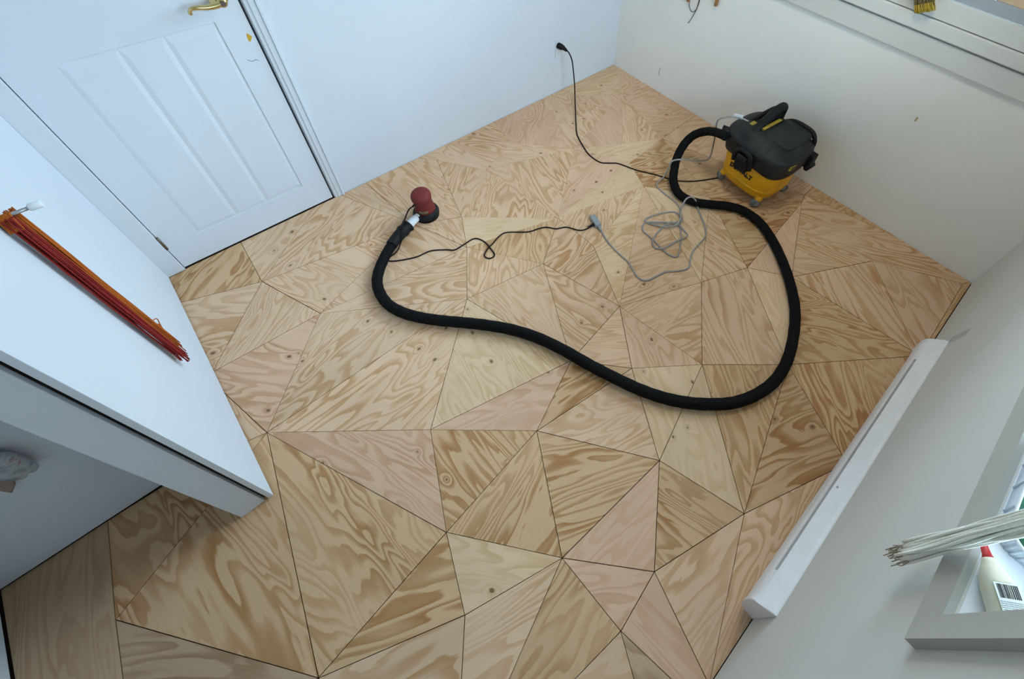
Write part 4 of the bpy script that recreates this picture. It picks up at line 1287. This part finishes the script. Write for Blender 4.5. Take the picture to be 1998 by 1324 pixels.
# ------------------------------------------------------------------ things at the right wall window
BT, BU = Vector((2.4505, 0.4575, 1.0780)), Vector((2.4505, 0.4870, 1.1230))
BX = (BU - BT).normalized()
BY = Vector((0, BX.z, -BX.y)).normalized()
br = thing('paint_brush', 'paint brush with ochre stained bristles hanging down in front of the window trim', 'brush', BT + BX * 0.054)
mt = Matrix((BX, BY, BX.cross(BY))).transposed().to_4x4()
bm = new_bm()
rnd = random.Random(2)
for k in range(130):
    yb = rnd.uniform(-0.036, 0.036)
    zb = 0.004 + rnd.uniform(0, 0.013)
    add_tube(bm, [(0.060, yb * 0.85, zb + 0.001), (0.0, yb * 0.95, zb), (-0.034 + rnd.uniform(-0.004, 0.004), yb, zb * 0.8)], 0.0013, 4)
obj('bristles', bm, M['bristle'], br, matrix=mt)
bm = new_bm()
for k in range(130):
    yb = rnd.uniform(-0.037, 0.037)
    zb = 0.0035 + rnd.uniform(0, 0.012)
    add_tube(bm, [(-0.020, yb * 0.98, zb), (-0.052 + rnd.uniform(-0.007, 0.006), yb * 1.02, zb * 0.8)], 0.0014, 4)
obj('stained_tips', bm, M['bristle_y'], br, matrix=mt)
bm = new_bm()
add_box(bm, 0.050, 0.085, -0.037, 0.037, 0.0, 0.019, 0.003)
obj('ferrule', bm, M['steel'], br, matrix=mt)
bm = new_bm()
add_loft(bm, [[(t, hw * math.cos(a), 0.0095 + hh * math.sin(a)) for a in [2 * math.pi * k / 16 for k in range(16)]] for t, hw, hh in ((0.080, 0.034, 0.008), (0.100, 0.022, 0.009), (0.125, 0.012, 0.009), (0.15, 0.014, 0.009))])
obj('handle', bm, M['dowel'], br, matrix=mt)

bm = new_bm()
add_box(bm, -0.016, 0.016, -0.21, 0.21, 0, 0.060, 0.002)
wb = obj('wood_block', bm, M['wood_pale'])
wb.location = (XB + 0.010, 0.055, RT)
tag(wb, 'pale pine offcut standing on the bottom rail of the window sash', 'wood block')

# ------------------------------------------------------------------ dowels and wire on the right wall, top of the view
for (yy, zz, r, lab) in ((1.452, 0.713, 0.0105, 'longer brown wooden dowel hanging on the wall right of the black wire'), (1.640, 0.668, 0.0105, 'brown wooden dowel end hanging on the wall left of the black wire')):
    dw = thing('wooden_dowel', lab, 'dowel', (XB - r - 0.001, yy, zz), 0, 'dowels hanging on the right wall')
    bm = new_bm()
    add_lathe(bm, [(r * 0.7, 0.0), (r, 0.002), (r, 0.30), (r * 0.7, 0.302)], 16)
    obj('rod', bm, M['dowel'], dw)
    bm = new_bm()
    add_tube(bm, [(r + 0.001, 0, 0.285), (-r - 0.006, 0, 0.285)], 0.002, 8)
    obj('nail', bm, M['steel'], dw)
wr = thing('black_wire', 'thin looped black wire hanging on the wall between wooden dowels', 'wire', (XB, 1.60, 0.62))
bm = new_bm()
wp = [(1.634, 0.80), (1.634, 0.668), (1.626, 0.640), (1.608, 0.622), (1.588, 0.626), (1.576, 0.645), (1.572, 0.68), (1.570, 0.80)]
add_tube(bm, catmull([(-0.006 if 0 < i < 7 else -0.002, y - 1.60, z - 0.62) for i, (y, z) in enumerate(wp)], 6), 0.0017, 6)
wp = [(1.566, 0.80), (1.569, 0.70), (1.574, 0.650), (1.586, 0.610), (1.600, 0.570), (1.612, 0.546)]
add_tube(bm, catmull([(-0.005, y - 1.60, z - 0.62) for y, z in wp], 6), 0.0017, 6)
obj('strand', bm, M['hose'], wr)

# ------------------------------------------------------------------ ceramic ornament in the nook
orn = thing('ceramic_ornament', 'mottled grey and pink glazed ornament hanging on the dim nook wall', 'ornament', (-0.80, YE, 0.43))
bm = new_bm()
bmesh.ops.create_uvsphere(bm, u_segments=28, v_segments=16, radius=1.0)
for v in bm.verts:
    x, y, z = v.co
    k = 1 + 0.10 * math.sin(3 * x + 2 * z) + 0.06 * math.sin(7 * z)
    v.co = Vector((x * 0.036 * k, y * 0.020 - 0.021, z * 0.085 * k + 0.10 + 0.004 * math.sin(9 * x)))
for f in bm.faces:
    f.smooth = True
ob = obj('glazed_body', bm, M['ornament'], orn)
bm = new_bm()
add_loft(bm, [[(cx + w * math.cos(a), -0.012 + 0.008 * math.sin(a), z) for a in [2 * math.pi * k / 14 for k in range(14)]] for cx, w, z in ((-0.058, 0.004, -0.012), (-0.052, 0.014, 0.004), (-0.046, 0.020, 0.030), (-0.044, 0.018, 0.075), (-0.040, 0.010, 0.120))])
obj('tan_wing', bm, M['tan_clay'], orn)

# ------------------------------------------------------------------ added fill lamp (unseen, above the frame)
cl = thing('added_fill_lamp', 'added round frosted ceiling lamp, unseen, filling the right half of the room', 'lamp', (1.65, 0.75, CEIL))
bm = new_bm()
add_lathe(bm, [(0.17, -0.02), (0.18, -0.018), (0.18, 0.0)], 32)
obj('base', bm, M['white_pl'], cl)
bm = new_bm()
add_lathe(bm, [(0.165, -0.020), (0.165, -0.040), (0.150, -0.065), (0.148, -0.065), (0.160, -0.040), (0.160, -0.020)], 32)
obj('rim', bm, M['white_pl'], cl)
